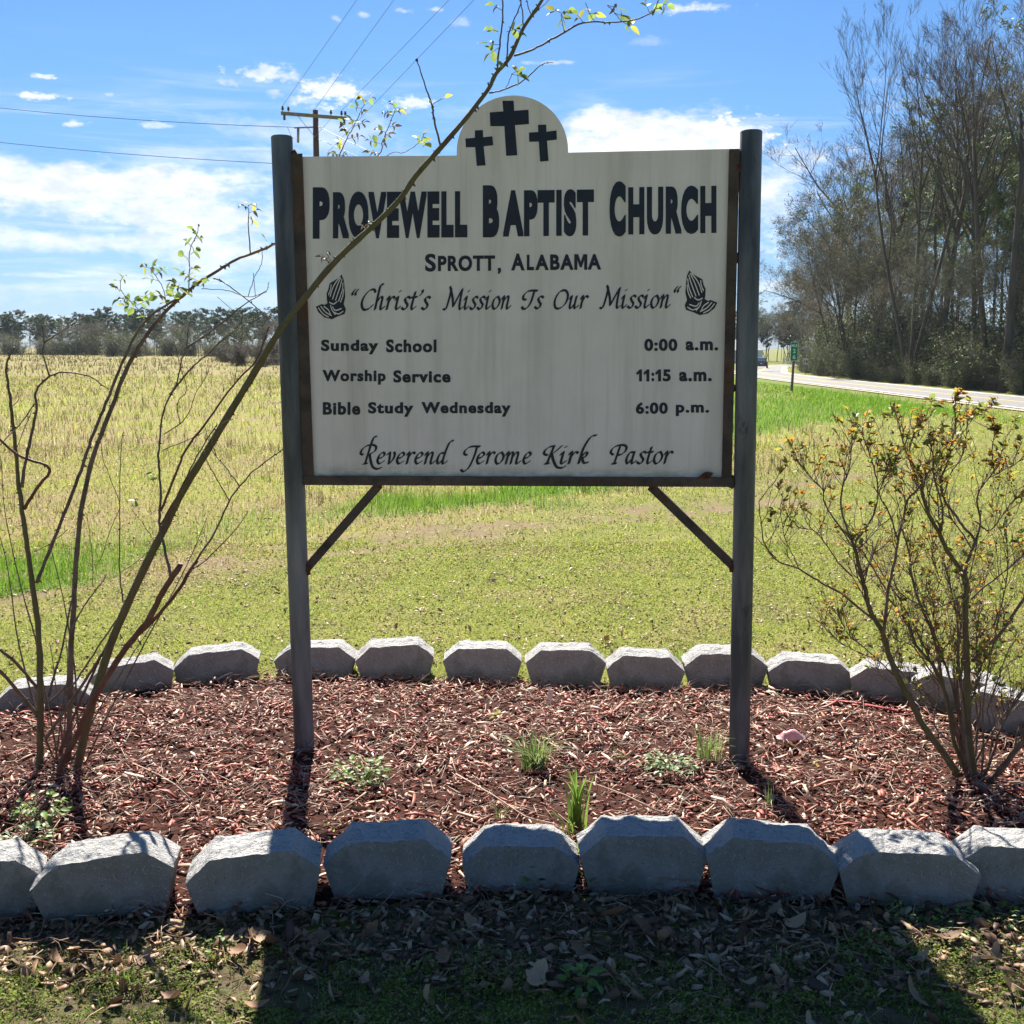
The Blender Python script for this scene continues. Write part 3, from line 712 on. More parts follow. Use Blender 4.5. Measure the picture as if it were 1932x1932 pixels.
def script_word(word, x0, x1, base0, base1, xh, slant=.20, nib=.215, ang=38):
    a = R(ang); nx_, ny_ = math.cos(a)*nib/2, math.sin(a)*nib/2; tx_, ty_ = -math.sin(a)*.030, math.cos(a)*.030
    corners = [(nx_+tx_, ny_+ty_), (nx_-tx_, ny_-ty_), (-nx_-tx_, -ny_-ty_), (-nx_+tx_, -ny_+ty_)]
    polys = []; cx = 0; lay = 0
    for ch in word:
        adv, strokes = GL[ch]
        for st_ in strokes:
            pts = [Vector((p[0], p[1], 0)) for p in st_]
            pts = catmull(pts, 6) if len(pts) > 2 else pts
            for p, q in zip(pts, pts[1:]):
                cs = [(c_.x+cx+slant*c_.y+k[0], c_.y+k[1]) for c_ in (p, q) for k in corners]
                polys.append((hull(cs), lay % 60)); lay += 1
        cx += adv
    allx = [p[0] for h, _ in polys for p in h]; a0, a1 = min(allx), max(allx)
    mb = MB()
    for h, ly in polys:
        vs = []
        for (x, y) in h:
            u = (x-a0)/(a1-a0); vs.append(S(x0+(x1-x0)*u, base0+(base1-base0)*u - y*xh, TXT+ly*1.6e-5))
        mb.add(vs, [tuple(range(len(vs)))])
    return mb
lettering([script_word('"', 662.7, 677.6, 583.5, 583.5, 24), script_word("Christ's", 680, 814, 584, 583.6, 23.8), script_word('Mission', 834, 965, 583.8, 582.6, 23.5),
           script_word('Is', 982.5, 1027.4, 582.4, 582, 23), script_word('Our', 1044, 1111.6, 582, 581.6, 23), script_word('Mission', 1129.6, 1265.7, 581.4, 580.6, 23.5), script_word('"', 1270.8, 1286, 578, 578, 24)])
lettering([script_word('Reverend', 678, 857.4, 875, 875.2, 21.5), script_word('Jerome', 867, 1003.7, 875.2, 875.2, 22), script_word('Kirk', 1023.6, 1127.6, 875, 874.6, 22), script_word('Pastor', 1150, 1271.6, 874.8, 874.6, 22.5)])
# plain pressed-hands emblem, one mirrored: dark shape with pale lines
def emblem(x0, x1, y0, y1, flip):
    def P_(u, v, off): u = 1-u if flip else u; return S(x0+(x1-x0)*u, y0+(y1-y0)*v, off)
    hand = [(.86, 0), (.78, .07), (.62, .14), (.47, .20), (.43, .33), (.37, .42), (.38, .56), (.40, .64), (.30, .68), (.22, .66), (.02, .72), (.10, .84), (.30, .96), (.55, 1.0), (.72, .94), (.96, .88), (1.0, .78), (.93, .66), (.98, .50), (.96, .30), (.93, .12)]
    mb = MB(); mb.add([P_(u, v, TXT) for u, v in hand], [tuple(range(len(hand)))])
    o = obj('hands_emblem', mb, M_ink, panel, world=True)
    ln = MB(); k = 0
    for st_ in ([(.84, .06), (.70, .28), (.56, .56)], [(.80, .06), (.60, .26), (.48, .50)], [(.88, .10), (.80, .30), (.66, .58)], [(.91, .18), (.88, .36), (.76, .60)], [(.52, .22), (.50, .34), (.43, .46)], [(.93, .32), (.90, .48), (.82, .62)],
                [(.46, .62), (.60, .66), (.72, .60)], [(.10, .74), (.26, .88), (.44, .95)], [(.18, .71), (.34, .84), (.54, .92)], [(.28, .71), (.44, .80), (.50, .90)], [(.56, .72), (.66, .80), (.86, .76)], [(.60, .84), (.76, .88), (.92, .82)], [(.50, .68), (.54, .78), (.66, .90)]):
        pts = catmull([Vector((p[0], p[1], 0)) for p in st_], 5); hw = .014
        for p, q in zip(pts, pts[1:]):
            d = (q-p).normalized(); n_ = Vector((-d.y, d.x, 0))*hw
            ln.add([P_(c_.x, c_.y, TXT+.0004+k*1e-5) for c_ in (p+n_, q+n_, q-n_, p-n_)], [(0, 1, 2, 3)]); k = (k+1) % 30
    return ln
for ar in ((594.7, 652.5, 517.7, 602.4, False), (1291.8, 1354.7, 510, 594.7, True)):
    obj('emblem_lines', emblem(*ar), M_panel, panel, world=True)
# torn rusty lip on the bottom rail
mb = MB(); mb.prism([S(x, y, .022) for x, y in ((1315, 903), (1322, 897), (1330, 891), (1338, 890), (1346, 893), (1341, 899), (1336, 904))], sn, .004); obj('torn_lip', mb, M_weld, sign, world=True)
# ------------------------------------------------------------------ rose canes
M_cane = mat('green_rose_cane', (.075, .070, .022), (.125, .105, .045), 14, .6, .5, 120, c3=(.10, .06, .035), spec=.35, stretch=(1, 1, .5))
M_canebrown = mat('brown_rose_cane', (.10, .062, .042), (.20, .14, .10), 22, .7, .5, 150, spec=.35)
M_redcane = mat('reddish_rose_cane', (.10, .035, .025), (.17, .08, .05), 14, .6, .5, 120, spec=.35)
M_leafg = mat('rose_leaf_green', (.16, .24, .05), (.28, .36, .10), 40, .5, spec=.5, trans=.5, obj_rand=.3)
M_leafd = mat('rose_leaf_dark', (.07, .055, .035), (.12, .10, .05), 40, .6, trans=.3, obj_rand=.3)
M_leafo = mat('new_leaf_orange', (.50, .20, .035), (.58, .36, .07), 40, .55, trans=.5, obj_rand=.35)
M_leafy = mat('new_leaf_olive', (.36, .34, .05), (.46, .42, .08), 40, .55, trans=.5, obj_rand=.35)
M_bud = mat('dry_bud', (.035, .02, .018), (.08, .045, .03), 60, .9)
def leaf_mesh(name, m, L=.036, W=.024, fold=.25, curl=.15):
    mb = MB(); prof = [(0, 0), (.12, .55), (.35, .97), (.6, .9), (.82, .5), (1, 0)]
    for t, w_ in prof:
        z = -curl*L*t*t
        mb.v.extend([(L*t, -W/2*w_, z+fold*W*w_*.5), (L*t, 0, z), (L*t, W/2*w_, z+fold*W*w_*.5)])
    for i in range(len(prof)-1):
        a = i*3; mb.f += [(a, a+1, a+4, a+3), (a+1, a+2, a+5, a+4)]
    return mesh_from(name, mb, m, smooth=True)
LM = {'g': [leaf_mesh('leaf', M_leafg), leaf_mesh('leaf', M_leafg, .026, .02, .5, .5)], 'd': [leaf_mesh('leaf', M_leafd, .022, .012, .8, .8)],
      'o': [leaf_mesh('leaf', M_leafo, .030, .013, .5, .3), leaf_mesh('leaf', M_leafo, .022, .011, .6, .9)], 'y': [leaf_mesh('leaf', M_leafy, .032, .016, .4, .4)]}
thornm = MB(); thornm.add([(-.0035, -.0012, 0), (.004, -.0012, 0), (.004, .0012, 0), (-.0035, .0012, 0), (-.0015, 0, .0085)], [(0, 1, 4), (1, 2, 4), (2, 3, 4), (3, 0, 4)])
class Bush:
    def __init__(s, root): s.root = root; s.inv = wm(root).inverted(); s.leaves = 0; s.more = MB(); s.midx = []
    def cane(s, pts, r0, r1, m, thorns=0.0, sides=8, name='cane', wob=.0, knots=True):
        r1 = max(r1, .0011)
        P_ = catmull([Vector(p) for p in pts], 5) if len(pts) > 2 else [Vector(p) for p in pts]
        n = len(P_); rad = []
        for i in range(n):
            t = i/(n-1); r = r0+(r1-r0)*t
            rad.append(r*(1+rnd.uniform(-.07, .10)))
        if wob: P_ = [P_[0]]+[p+Vector((rnd.uniform(-wob, wob), rnd.uniform(-wob, wob), rnd.uniform(-wob, wob))) for p in P_[1:-1]]+[P_[-1]]
        mb = MB(); mb.tube(P_, rad, sides)
        if thorns:
            L = sum((P_[i+1]-P_[i]).length for i in range(n-1)); k = int(L*thorns)
            for _ in range(k):
                i = rnd.randrange(n-1); t = rnd.random(); p = P_[i].lerp(P_[i+1], t); d = (P_[i+1]-P_[i]).normalized()
                x = d.orthogonal().normalized(); a = rnd.uniform(0, 6.283); nn = (x*math.cos(a)+d.cross(x)*math.sin(a)); r = rad[i]*.9
                M_ = Matrix((d, nn.cross(d), nn)).transposed(); sc_ = rnd.uniform(.6, 1.15)*min(1.25, .55+r/.008)
                vs = [p+nn*r+M_ @ (Vector(v)*sc_) for v in thornm.v]; mb.add(vs, thornm.f)
        o = obj(name, mb, m, s.root, smooth=True, world=True)
        return P_
    def leaf(s, p, d, kind='g', sc_=1.0):
        me = rnd.choice(LM[kind])
        d = Vector(d).normalized(); q = d.to_track_quat('X', 'Z') @ Quaternion((1, 0, 0), rnd.uniform(-1.2, 1.2))
        if s.leaves >= 295:
            M_ = Matrix.Translation(Vector(p)) @ q.to_matrix().to_4x4() @ Matrix.Scale(sc_, 4)
            s.more.add([M_ @ v.co for v in me.vertices], [tuple(f.vertices) for f in me.polygons]); s.midx += ['gdoy'.index(kind)]*len(me.polygons); return
        o = inst('leaf', me, s.root)
        M_ = s.inv @ (Matrix.Translation(Vector(p)) @ q.to_matrix().to_4x4())
        o.location = M_.to_translation(); o.rotation_euler = M_.to_euler(); o.scale = (sc_,)*3; s.leaves += 1
    def sprig(s, p, d, kinds='g', n=5, size=1.0, spread=.02):
        """a compound leaf: n leaflets along a thin stalk"""
        d = Vector(d).normalized(); side = d.cross(Vector((rnd.uniform(-1, 1), rnd.uniform(-1, 1), rnd.uniform(-.3, 1)))).normalized(); L = spread*n*.55*size
        mb = MB(); mb.tube([p, Vector(p)+d*L*.5, Vector(p)+d*L], [.0011, .0009, .0006], 4); obj('leaf_stalk', mb, M_redcane, s.root, world=True)
        for i in range(n-1):
            t = (i//2+1)/((n-1)/2+.6); sg = 1 if i % 2 else -1
            s.leaf(Vector(p)+d*L*t, d*.5+side*sg*1.0, rnd.choice(kinds), size*rnd.uniform(.7, 1.05))
        s.leaf(Vector(p)+d*L, d, rnd.choice(kinds), size*rnd.uniform(.85, 1.15))
    def finish(s):
        if s.more.f:
            o = obj('small_leaves', s.more, [M_leafg, M_leafd, M_leafo, M_leafy], s.root, smooth=True, world=True); o['kind'] = 'stuff'
            o.data.polygons.foreach_set('material_index', s.midx)
    def bud(s, p, r=.006):
        r *= .6
        mb = MB(); blob(mb, Vector(p), r, rnd.randrange(999), (1, 1, 1.2), 6, 4); obj('bud', mb, M_bud, s.root, smooth=True, world=True)

lb = G(118, 1462)
bl = Bush(thing('rose_bush', 'tall thorny rose bush with nearly bare canes arching across the sign', 'rose bush', tuple(lb)))
def line(pts, Y0, Y1, ):
    """points of the photograph set at depths running from Y0 to Y1"""
    d = [0.0]
    for a, b in zip(pts, pts[1:]): d.append(d[-1]+math.hypot(b[0]-a[0], b[1]-a[1]))
    return [A(x, y, Y0+(Y1-Y0)*t/d[-1]) for (x, y), t in zip(pts, d)]
K = 1/1.0
main_px = [(142, 1478), (144, 1459), (169, 1348), (203, 1233), (230, 1164), (276, 1064), (307, 1003), (345, 926), (387, 857), (433, 780), (472, 716), (512.5, 648), (541, 606), (579, 557.5), (623, 503.6), (666.6, 460), (723, 408.6), (759, 370), (784.7, 331.6), (833.4, 276.4), (874.5, 229), (902.7, 193), (923.3, 164.8), (936, 138.7), (962, 108), (988, 52), (1022.7, 0), (1050, -60), (1070, -110)]
bl.cane(line(main_px, 3.93, 3.62), .0150, .0044, M_cane, 42, 10)
YL = 4.0
def lc(pts, Y0, Y1, r0, r1, m=None, th=25, name='cane', wob=.0015, sides=7): return bl.cane(line(pts, Y0, Y1), r0, r1, m or M_canebrown, th, sides, name, wob)
lc([(75, 1470), (75, 1443), (76, 1401), (76, 1309), (73, 1194), (63, 1110), (52, 1033), (42, 964), (34, 899), (29, 842), (21, 765), (15, 722), (12, 687), (27, 655)], 3.98, 3.9, .0145, .0028, M_cane, 18)
lc([(46, 960), (69, 922), (94, 884), (38, 861), (0, 830), (-30, 800)], 3.93, 3.8, .0062, .0035, M_redcane, 14)
lc([(42, 920), (46, 880), (57, 830), (69, 773), (67, 741), (83, 719), (101, 707), (123, 702), (168, 710), (205, 735)], 3.92, 4.05, .0060, .002, None, 14)
lc([(93, 709), (81, 669), (83, 647), (79, 615), (73, 599)], 3.97, 4.0, .0030, .0012, None, 8); lc([(83, 647), (115, 626), (155, 599)], 3.98, 4.1, .0032, .0014, None, 10)
lc([(65, 762), (38, 800), (0, 840)], 3.95, 3.8, .0025, .0015, None, 6)
lc([(69, 1100), (96, 1033), (126, 957), (153, 888), (172, 830), (195, 773), (221, 709), (240, 664), (261, 623), (293, 589), (340, 559)], 3.95, 4.12, .0066, .0042, None, 34)
lc([(130, 1440), (132, 1348), (134, 1233), (140, 1137), (144, 1060), (153, 964), (176, 861), (211, 770), (237, 701), (261, 655), (293, 610), (320, 581), (349, 554), (373, 535), (413, 509), (453, 487), (515, 462), (560, 430), (600, 380), (632, 320)], 4.02, 4.42, .0112, .0036, M_canebrown, 40)
lc([(632, 320), (641, 292), (654, 262), (667, 239), (679, 213.5), (692, 188)], 4.42, 4.5, .0026, .001, None, 10)
lc([(600, 380), (680, 330), (718, 287), (720.5, 270), (731, 244), (741, 219), (746, 206)], 4.42, 4.5, .0028, .001, None, 10)
lc([(680, 330), (736, 290.5), (759, 288), (779.5, 278), (795, 265)], 4.42, 4.45, .002, .001, None, 8)
lc([(113, 1468), (115, 1443), (146, 1386), (172, 1328), (230, 1233), (276, 1175), (307, 1118), (341, 1064)], 3.9, 3.7, .0115, .0095, M_redcane, 16)
lc([(245, 1213), (299, 1160), (333, 1118), (364, 1068), (372, 1058)], 3.8, 3.72, .0070, .0052, M_redcane, 16)
lc([(360, 1075), (406, 1003), (433, 945), (452, 918), (479, 888), (515, 861), (534, 848)], 3.72, 3.72, .0036, .0016, None, 16)
lc([(433, 945), (410, 905), (395, 880), (385, 850)], 3.72, 3.74, .0022, .001, None, 12)
lc([(452, 918), (425, 880), (400, 850), (385, 800)], 3.72, 3.85, .0022, .001, None, 12)
lc([(352, 1082), (390, 1055), (425, 1020), (455, 985), (468, 965)], 3.72, 3.68, .0022, .001, None, 8)
lc([(322, 1090), (320, 1075), (307, 1022), (301, 984), (303, 926), (299, 868), (301, 837), (309, 775), (333, 722), (344, 677), (352, 655), (355, 615)], 3.72, 3.95, .0055, .0016, M_canebrown, 18)
lc([(352, 657), (400, 623), (443, 589), (467, 570), (504, 550)], 3.93, 4.0, .0032, .0014, None, 14)
lc([(320, 745), (336, 725), (355, 701), (387, 671), (429, 634), (453, 610), (458, 583)], 3.9, 3.9, .0038, .0016, None, 16)
lc([(453, 610), (480, 605), (515, 588), (540, 590)], 3.9, 3.9, .0018, .001, None, 8); lc([(455, 605), (456, 640), (448, 690), (440, 730)], 3.9, 3.9, .0014, .0008, None, 8)
lc([(303, 964), (330, 900), (350, 850), (395, 789), (440, 727), (485, 677), (507, 615)], 3.8, 3.75, .0044, .0024, M_redcane, 16)
lc([(303, 990), (340, 925), (372, 860), (410, 800)], 3.8, 3.8, .003, .0018, M_redcane, 12)
lc([(403, 525), (427, 535), (467, 567), (515, 605)], 4.1, 4.0, .0026, .0014, None, 14); lc([(380, 545), (427, 548), (468, 560), (501, 550), (508, 532)], 4.1, 4.0, .0014, .0007, None, 8)
lc([(482, 560), (478, 515)], 4.05, 4.0, .0012, .0007, None, 0); lc([(468, 560), (480, 524), (493, 498), (495, 474)], 4.05, 4.1, .0014, .0007, None, 8); lc([(443, 589), (410, 560)], 4, 4, .001, .0006, None, 0)
lc([(0, 1225), (35, 1255), (73, 1302)], 3.85, 3.97, .0055, .006, None, 8); lc([(-10, 1262), (0, 1267), (35, 1305), (73, 1355)], 3.8, 3.97, .006, .0075, None, 8)
lc([(92, 1315), (107, 1256), (115, 1233), (134, 1140), (137, 1120)], 3.99, 4.1, .005, .0025, None, 8); lc([(92, 1325), (110, 1310), (128, 1290)], 3.99, 4, .004, .004, None, 0)
lc([(134, 1190), (155, 1150), (175, 1120), (192, 1100), (200, 1085)], 4.0, 4.1, .0035, .0015, None, 16)
lc([(86, 1395), (123, 1340), (169, 1271), (192, 1233)], 3.95, 3.9, .0065, .0045, None, 12); lc([(112, 1420), (153, 1320), (190, 1240), (215, 1190), (230, 1160)], 3.9, 3.9, .0055, .0035, M_redcane, 12)
lc([(126, 1310), (160, 1260), (200, 1198), (228, 1160)], 4.0, 3.95, .004, .0026, None, 12)
lc([(232, 1137), (226, 1079), (226, 1003), (226, 926), (230, 830), (234, 816)], 3.9, 4.0, .0026, .0009, None, 16)
lc([(226, 950), (208, 900), (195, 870), (190, 830)], 3.95, 4.05, .0014, .0007, None, 6); lc([(226, 958), (205, 1010), (192, 1050), (180, 1070)], 3.95, 4.05, .0014, .0007, None, 6)
lc([(228, 1080), (255, 1062), (280, 1040)], 3.9, 3.9, .0014, .0012, None, 4)
lc([(175, 1105), (174, 1050), (168, 1000), (164, 975)], 4, 4, .0012, .0006, None, 8)
lc([(63, 1042), (95, 1025), (122, 1005), (128, 998)], 3.97, 3.9, .0014, .0007, None, 6)
lc([(290, 1020), (268, 985), (250, 963)], 3.8, 3.8, .0012, .0007, None, 4)
lc([(307, 850), (335, 838), (365, 825), (385, 815)], 3.85, 3.8, .0018, .001, None, 8); lc([(309, 820), (345, 795), (360, 770), (368, 745), (395, 700)], 3.85, 3.85, .002, .001, None, 8)
lc([(340, 800), (335, 760), (352, 735), (340, 690), (330, 650)], 3.9, 3.9, .0016, .0008, None, 8)
lc([(408, 860), (400, 830), (420, 800), (440, 790)], 3.8, 3.7, .0018, .0012, None, 8)
lc([(20, 770), (35, 755), (33, 740)], 3.9, 3.9, .0015, .001, None, 4); lc([(30, 850), (50, 800), (60, 775)], 3.9, 3.9, .0015, .001, None, 4)
lc([(17, 1325), (40, 1355), (60, 1370), (74, 1385)], 3.8, 3.95, .002, .0025, None, 0)
YA = 3.66
lc([(832, 277), (819, 225), (815, 199), (806, 173), (797, 147), (786.5, 113.5)], YA, YA, .0034, .0016, None, 26)
lc([(815, 199), (822, 193), (835, 186)], YA, YA-.02, .0011, .0008, None, 0)
lc([(923, 175.5), (953, 169), (984, 154), (1010, 132), (1027, 119), (1044, 119)], YA, YA-.05, .0026, .001, None, 18); lc([(953, 168), (962, 150), (965, 140)], YA, YA, .001, .0007, None, 0)
lc([(970, 105), (1014, 89), (1057, 65), (1101, 43), (1153, 42), (1196, 37), (1231, 22), (1246, -8)], YA, YA-.15, .0034, .0014, None, 24)
lc([(1065, 62), (1061, 45), (1059, 25)], YA-.07, YA-.05, .001, .0007, None, 0); lc([(1123, 42), (1112, 25), (1105, 5)], YA-.1, YA-.1, .001, .0007, None, 0); lc([(1173, 40), (1160, 25), (1146, 10)], YA-.1, YA-.1, .001, .0007, None, 0)
lc([(937, 138), (942.6, 87), (949, 22), (946, -20)], YA, YA+.05, .0030, .0020, None, 26)
lc([(956, 115), (960, 65), (979, 16), (985, -10)], YA, YA+.04, .0026, .0014, None, 20); lc([(987, 55), (985, 20), (982, -10)], YA, YA, .0022, .0016, None, 16); lc([(1003, 32), (996, 10), (990, -15)], YA, YA, .0018, .001, None, 14)
lc([(1005, 30), (1020, 15), (1040, -5)], YA, YA, .0014, .001, None, 10)
def sprigs(lst, Y, kinds='ggd', size=1.0):
    for (x, y, ux, uy, n) in lst:
        p = A(x, y, Y); q = A(x+ux, y+uy, Y+rnd.uniform(-.03, .03)); bl.sprig(p, q-p, kinds, n, size)
sprigs([(815, 199, -4, -14, 1), (835, 186, 14, -8, 1), (965, 140, 10, -6, 3), (965, 140, 20, 4, 3), (1059, 25, -12, -6, 3), (1059, 25, 12, -4, 3), (1059, 25, 4, 12, 3), (1101, 43, -8, -10, 3), (1112, 25, 14, 2, 3), (1112, 25, -6, -10, 1),
        (1160, 25, 12, 4, 3), (1146, 10, 14, 4, 3), (1173, 40, 10, 6, 3), (1196, 37, -6, 6, 1), (1225, 24, -4, -12, 3), (1225, 24, 12, -6, 3), (1240, 5, 8, 2, 3), (940, 60, -10, -4, 3), (948, 20, -14, -8, 3), (943, 85, -14, -2, 3), (941, 90, -12, 8, 3), (956, 60, 14, -4, 3), (960, 50, 12, 6, 3), (938, 110, 6, 10, 1)], YA-.03, 'gggdy')
bl.bud(A(786.5, 113.5, YA), .008)
sprigs([(357, 554, -6, -4, 5), (357, 545, 8, -6, 5), (357, 520, -8, -4, 3), (357, 509, 9, -4, 3), (358, 490, -9, -6, 3), (359, 480, 9, -6, 3), (361, 465, -9, -9, 3), (366, 450, 12, -2, 3), (371, 442, -8, -8, 3), (373, 530, -8, -4, 5), (378, 540, 8, -8, 3), (345, 550, -9, -8, 5),
        (317, 581, -6, -14, 3), (307, 550, 8, -3, 5), (300, 530, -12, -3, 3), (293, 519, 10, -8, 5), (283, 506, -14, -4, 3), (283, 506, 10, -6, 3), (330, 565, -3, -10, 5), (320, 560, 10, -2, 3), (310, 560, -10, -6, 3),
        (280, 605, -8, -10, 3), (262, 585, -12, -4, 5), (248, 570, -12, -6, 5), (248, 570, 12, -4, 3), (229, 549, -10, -6, 5), (227, 530, 6, -8, 3), (227, 530, -10, -2, 1), (240, 562, -14, 4, 3), (255, 577, 14, -6, 5), (265, 560, 12, -3, 3)], 4.08, 'gggdy', .95)
lc([(317, 581), (307, 543), (293, 519), (283, 506)], 4.1, 4.05, .0016, .0009, None, 6); lc([(278, 606), (262, 585), (248, 570), (229, 549), (227, 530)], 4.1, 4.05, .0016, .0009, None, 6)
lc([(357, 556), (357, 509), (359, 471), (371, 442), (375, 426)], 4.14, 4.1, .0022, .0009, None, 8); lc([(473, 480), (469, 429), (469, 402), (468, 386)], 4.3, 4.3, .0024, .001, None, 8)
bl.bud(A(375, 425, 4.1), .006)
sprigs([(469, 410, 8, 6, 3), (469, 402, 8, -3, 3), (468, 392, -10, -4, 3), (468, 388, 10, -4, 3), (503, 455, -6, -10, 1)], 4.28, 'gdy', .95)
sprigs([(641, 292, -12, -2, 5), (648, 275, -8, -6, 5), (654, 262, 10, -2, 5), (660, 250, -10, -4, 3), (667, 239, 10, -4, 5), (672, 228, -12, -3, 3), (679, 213, 10, -4, 3), (682, 205, -12, -3, 3), (690, 190, -9, -4, 3), (692, 188, 9, -3, 3), (655, 255, -4, -9, 5), (665, 240, 0, -9, 3),
        (720, 272, -10, -3, 5), (722, 262, 8, -5, 5), (727, 250, -10, -5, 3), (733, 240, 10, -2, 3), (741, 219, -9, -5, 5), (744, 212, 9, -4, 5), (746, 206, -4, -8, 3), (722, 276, 4, -8, 3), (795, 265, -10, -6, 3), (795, 265, 4, -10, 3), (795, 265, 10, 6, 3), (795, 265, 8, -2, 3), (715, 290, -14, -3, 5), (640, 294, 14, -3, 3)], 4.46, 'ggddy', .95)
sprigs([(623, 500, -6, -10, 3), (618, 488, -9, -3, 3), (616, 478, 6, -4, 1), (692, 432, -6, -4, 3), (690, 430, 4, -8, 3)], 3.78, 'dd', .8)
lc([(629, 500), (622, 490), (616, 474)], 3.78, 3.78, .0014, .0009, None, 0)
sprigs([(262, 958, -6, -2, 3), (258, 953, -3, -8, 3), (300, 900, -8, 2, 3), (292, 895, -8, -2, 1), (395, 830, 8, 2, 3), (190, 1190, 3, -7, 1)], 3.8, 'dg', .8)

for k in range(9):
    a = rnd.uniform(-.5, .9); P_ = [Vector((lb.x+rnd.uniform(-.07, .07), lb.y+rnd.uniform(-.05, .12), 0))]; d = Vector((math.sin(a)*.7, rnd.uniform(-.1, .5), 1)).normalized(); L = rnd.uniform(.45, 1.25)
    for i in range(7): d = (d+Vector((rnd.uniform(-.09, .09), rnd.uniform(-.09, .09), .02))).normalized(); P_.append(P_[-1]+d*L/7)
    bl.cane(P_, rnd.uniform(.003, .0055), .0012, M_canebrown, 22, 6)
bl.finish()
# ---- right bush: bronze new growth
rb = G(1846, 1488)
br_ = Bush(thing('rose_bush', 'twiggy rose bush at the right with orange and bronze new leaves', 'rose bush', tuple(rb)))
def q7(x, y): return (1416.6+x*.4333, 740.5+y*.4333)
YR = 3.86; tw = MB(); tips = []
def rc_(pts, Y0, Y1, r0, r1, m=None, name='cane', grow=1.0, th=3):
    P_ = br_.cane(line([q7(*p) for p in pts], Y0, Y1), r0, r1, m or M_canebrown, th, 7, name, .0015)
    grow_twigs(P_, r0, r1, grow)
def grow_twigs(P_, r0, r1, grow):
    n = len(P_)
    for i in range(int(n*.45), n):
        if rnd.random() < 1.05*grow:
            d = (P_[min(i+1, n-1)]-P_[i-1]).normalized(); side = Vector((rnd.uniform(-1, 1), rnd.uniform(-.9, .9), rnd.uniform(-.2, .9)))
            twig(P_[i], (d*.8+side*.9).normalized(), rnd.uniform(.05, .17), max(.0017, (r0+(r1-r0)*i/n)*.5), 0)
    tips.append((P_[-1], (P_[-1]-P_[-2]).normalized()))
ZTOP = A(1800, 742, 3.85).z; XLIM = A(1446, 1000, 3.75).x/3.75
def twig(p, d, L, r, lev):
    L = min(L, max(.015, (ZTOP-.01-.22*rnd.random()**1.5-p.z)*.9))
    if (p+d*L).x < XLIM*p.y: return
    n = 4; pts = [Vector(p)]; dd = d.copy()
    for i in range(n):
        dd = (dd+Vector((rnd.uniform(-.32, .32), rnd.uniform(-.32, .32), rnd.uniform(-.1, .34)))).normalized(); pts.append(pts[-1]+dd*L/n)
    tw.tube(pts, [r, r*.85, r*.7, r*.6, r*.5], 4, cap=False)
    if lev < 2:
        for i in range(1, n+1):
            if rnd.random() < .58: twig(pts[i], (dd+Vector((rnd.uniform(-1, 1), rnd.uniform(-1, 1), rnd.uniform(-.3, .7)))).normalized(), L*rnd.uniform(.35, .7), r*.62, lev+1)
    tips.append((pts[-1], dd))
    if rnd.random() < .4: tips.append((pts[2], Vector((rnd.uniform(-1, 1), rnd.uniform(-1, 1), .5))))
rc_([(905, 1670), (830, 1560), (750, 1450), (700, 1350), (640, 1240), (600, 1140), (575, 1050), (520, 950), (500, 870), (480, 790), (455, 690), (440, 640)], 3.86, 3.8, .013, .0055, M_cane, grow=.35)
rc_([(440, 640), (400, 540), (395, 430), (430, 330), (435, 225)], 3.8, 3.72, .004, .0015); rc_([(455, 650), (510, 575), (545, 500), (552, 400), (520, 280), (490, 200), (465, 145)], 3.8, 3.85, .0042, .0014)
rc_([(530, 985), (400, 880), (310, 830), (210, 770), (110, 730), (60, 660), (45, 570), (35, 475)], 3.82, 3.7, .0042, .0014); rc_([(210, 770), (180, 700), (150, 640), (135, 560)], 3.76, 3.7, .002, .001)
rc_([(110, 720), (60, 670), (10, 620)], 3.7, 3.65, .0018, .001); rc_([(440, 800), (380, 740), (320, 650), (270, 600), (215, 590)], 3.85, 3.9, .003, .0013)
rc_([(440, 640), (370, 560), (320, 480), (310, 420), (250, 360), (205, 300)], 3.8, 3.85, .0032, .0012)
rc_([(578, 1050), (590, 940), (600, 850), (625, 740), (640, 650), (665, 540), (680, 470), (720, 430), (745, 400)], 3.8, 3.75, .006, .003, grow=.6)
rc_([(590, 860), (540, 780), (490, 700), (460, 670)], 3.8, 3.78, .003, .002); rc_([(600, 900), (680, 1000), (720, 1100), (800, 1200), (850, 1320), (880, 1500), (930, 1640)][::-1], 3.9, 3.95, .008, .003, M_cane)
rc_([(640, 640), (600, 520), (560, 440), (590, 360), (630, 300)], 3.78, 3.7, .003, .0013)
rc_([(945, 1660), (900, 1500), (870, 1400), (835, 1270), (820, 1180), (795, 1060), (740, 930), (700, 800), (690, 700), (660, 600)], 3.95, 4.1, .0085, .003, grow=.8)
rc_([(740, 930), (640, 860), (620, 760)], 4.0, 4.1, .003, .0015); rc_([(795, 1000), (800, 900), (820, 820), (790, 720), (800, 650)], 4.05, 4.15, .003, .0013)
rc_([(975, 1690), (950, 1500), (942, 1300), (940, 1200), (935, 1050), (935, 950), (938, 850), (930, 800), (890, 740), (850, 680), (820, 610), (770, 520), (745, 420), (740, 350)], 3.86, 3.8, .0135, .005, M_cane, grow=.35)
rc_([(742, 350), (690, 290), (660, 210), (640, 120), (610, 60)], 3.8, 3.75, .0032, .0012); rc_([(745, 400), (700, 330), (690, 250), (710, 180), (760, 110)], 3.8, 3.85, .003, .0012)
rc_([(935, 800), (940, 740), (965, 680), (975, 640), (930, 590), (880, 520), (840, 460), (825, 380), (860, 300), (880, 200), (895, 120), (880, 50), (905, 10)], 3.82, 3.85, .0062, .0014)
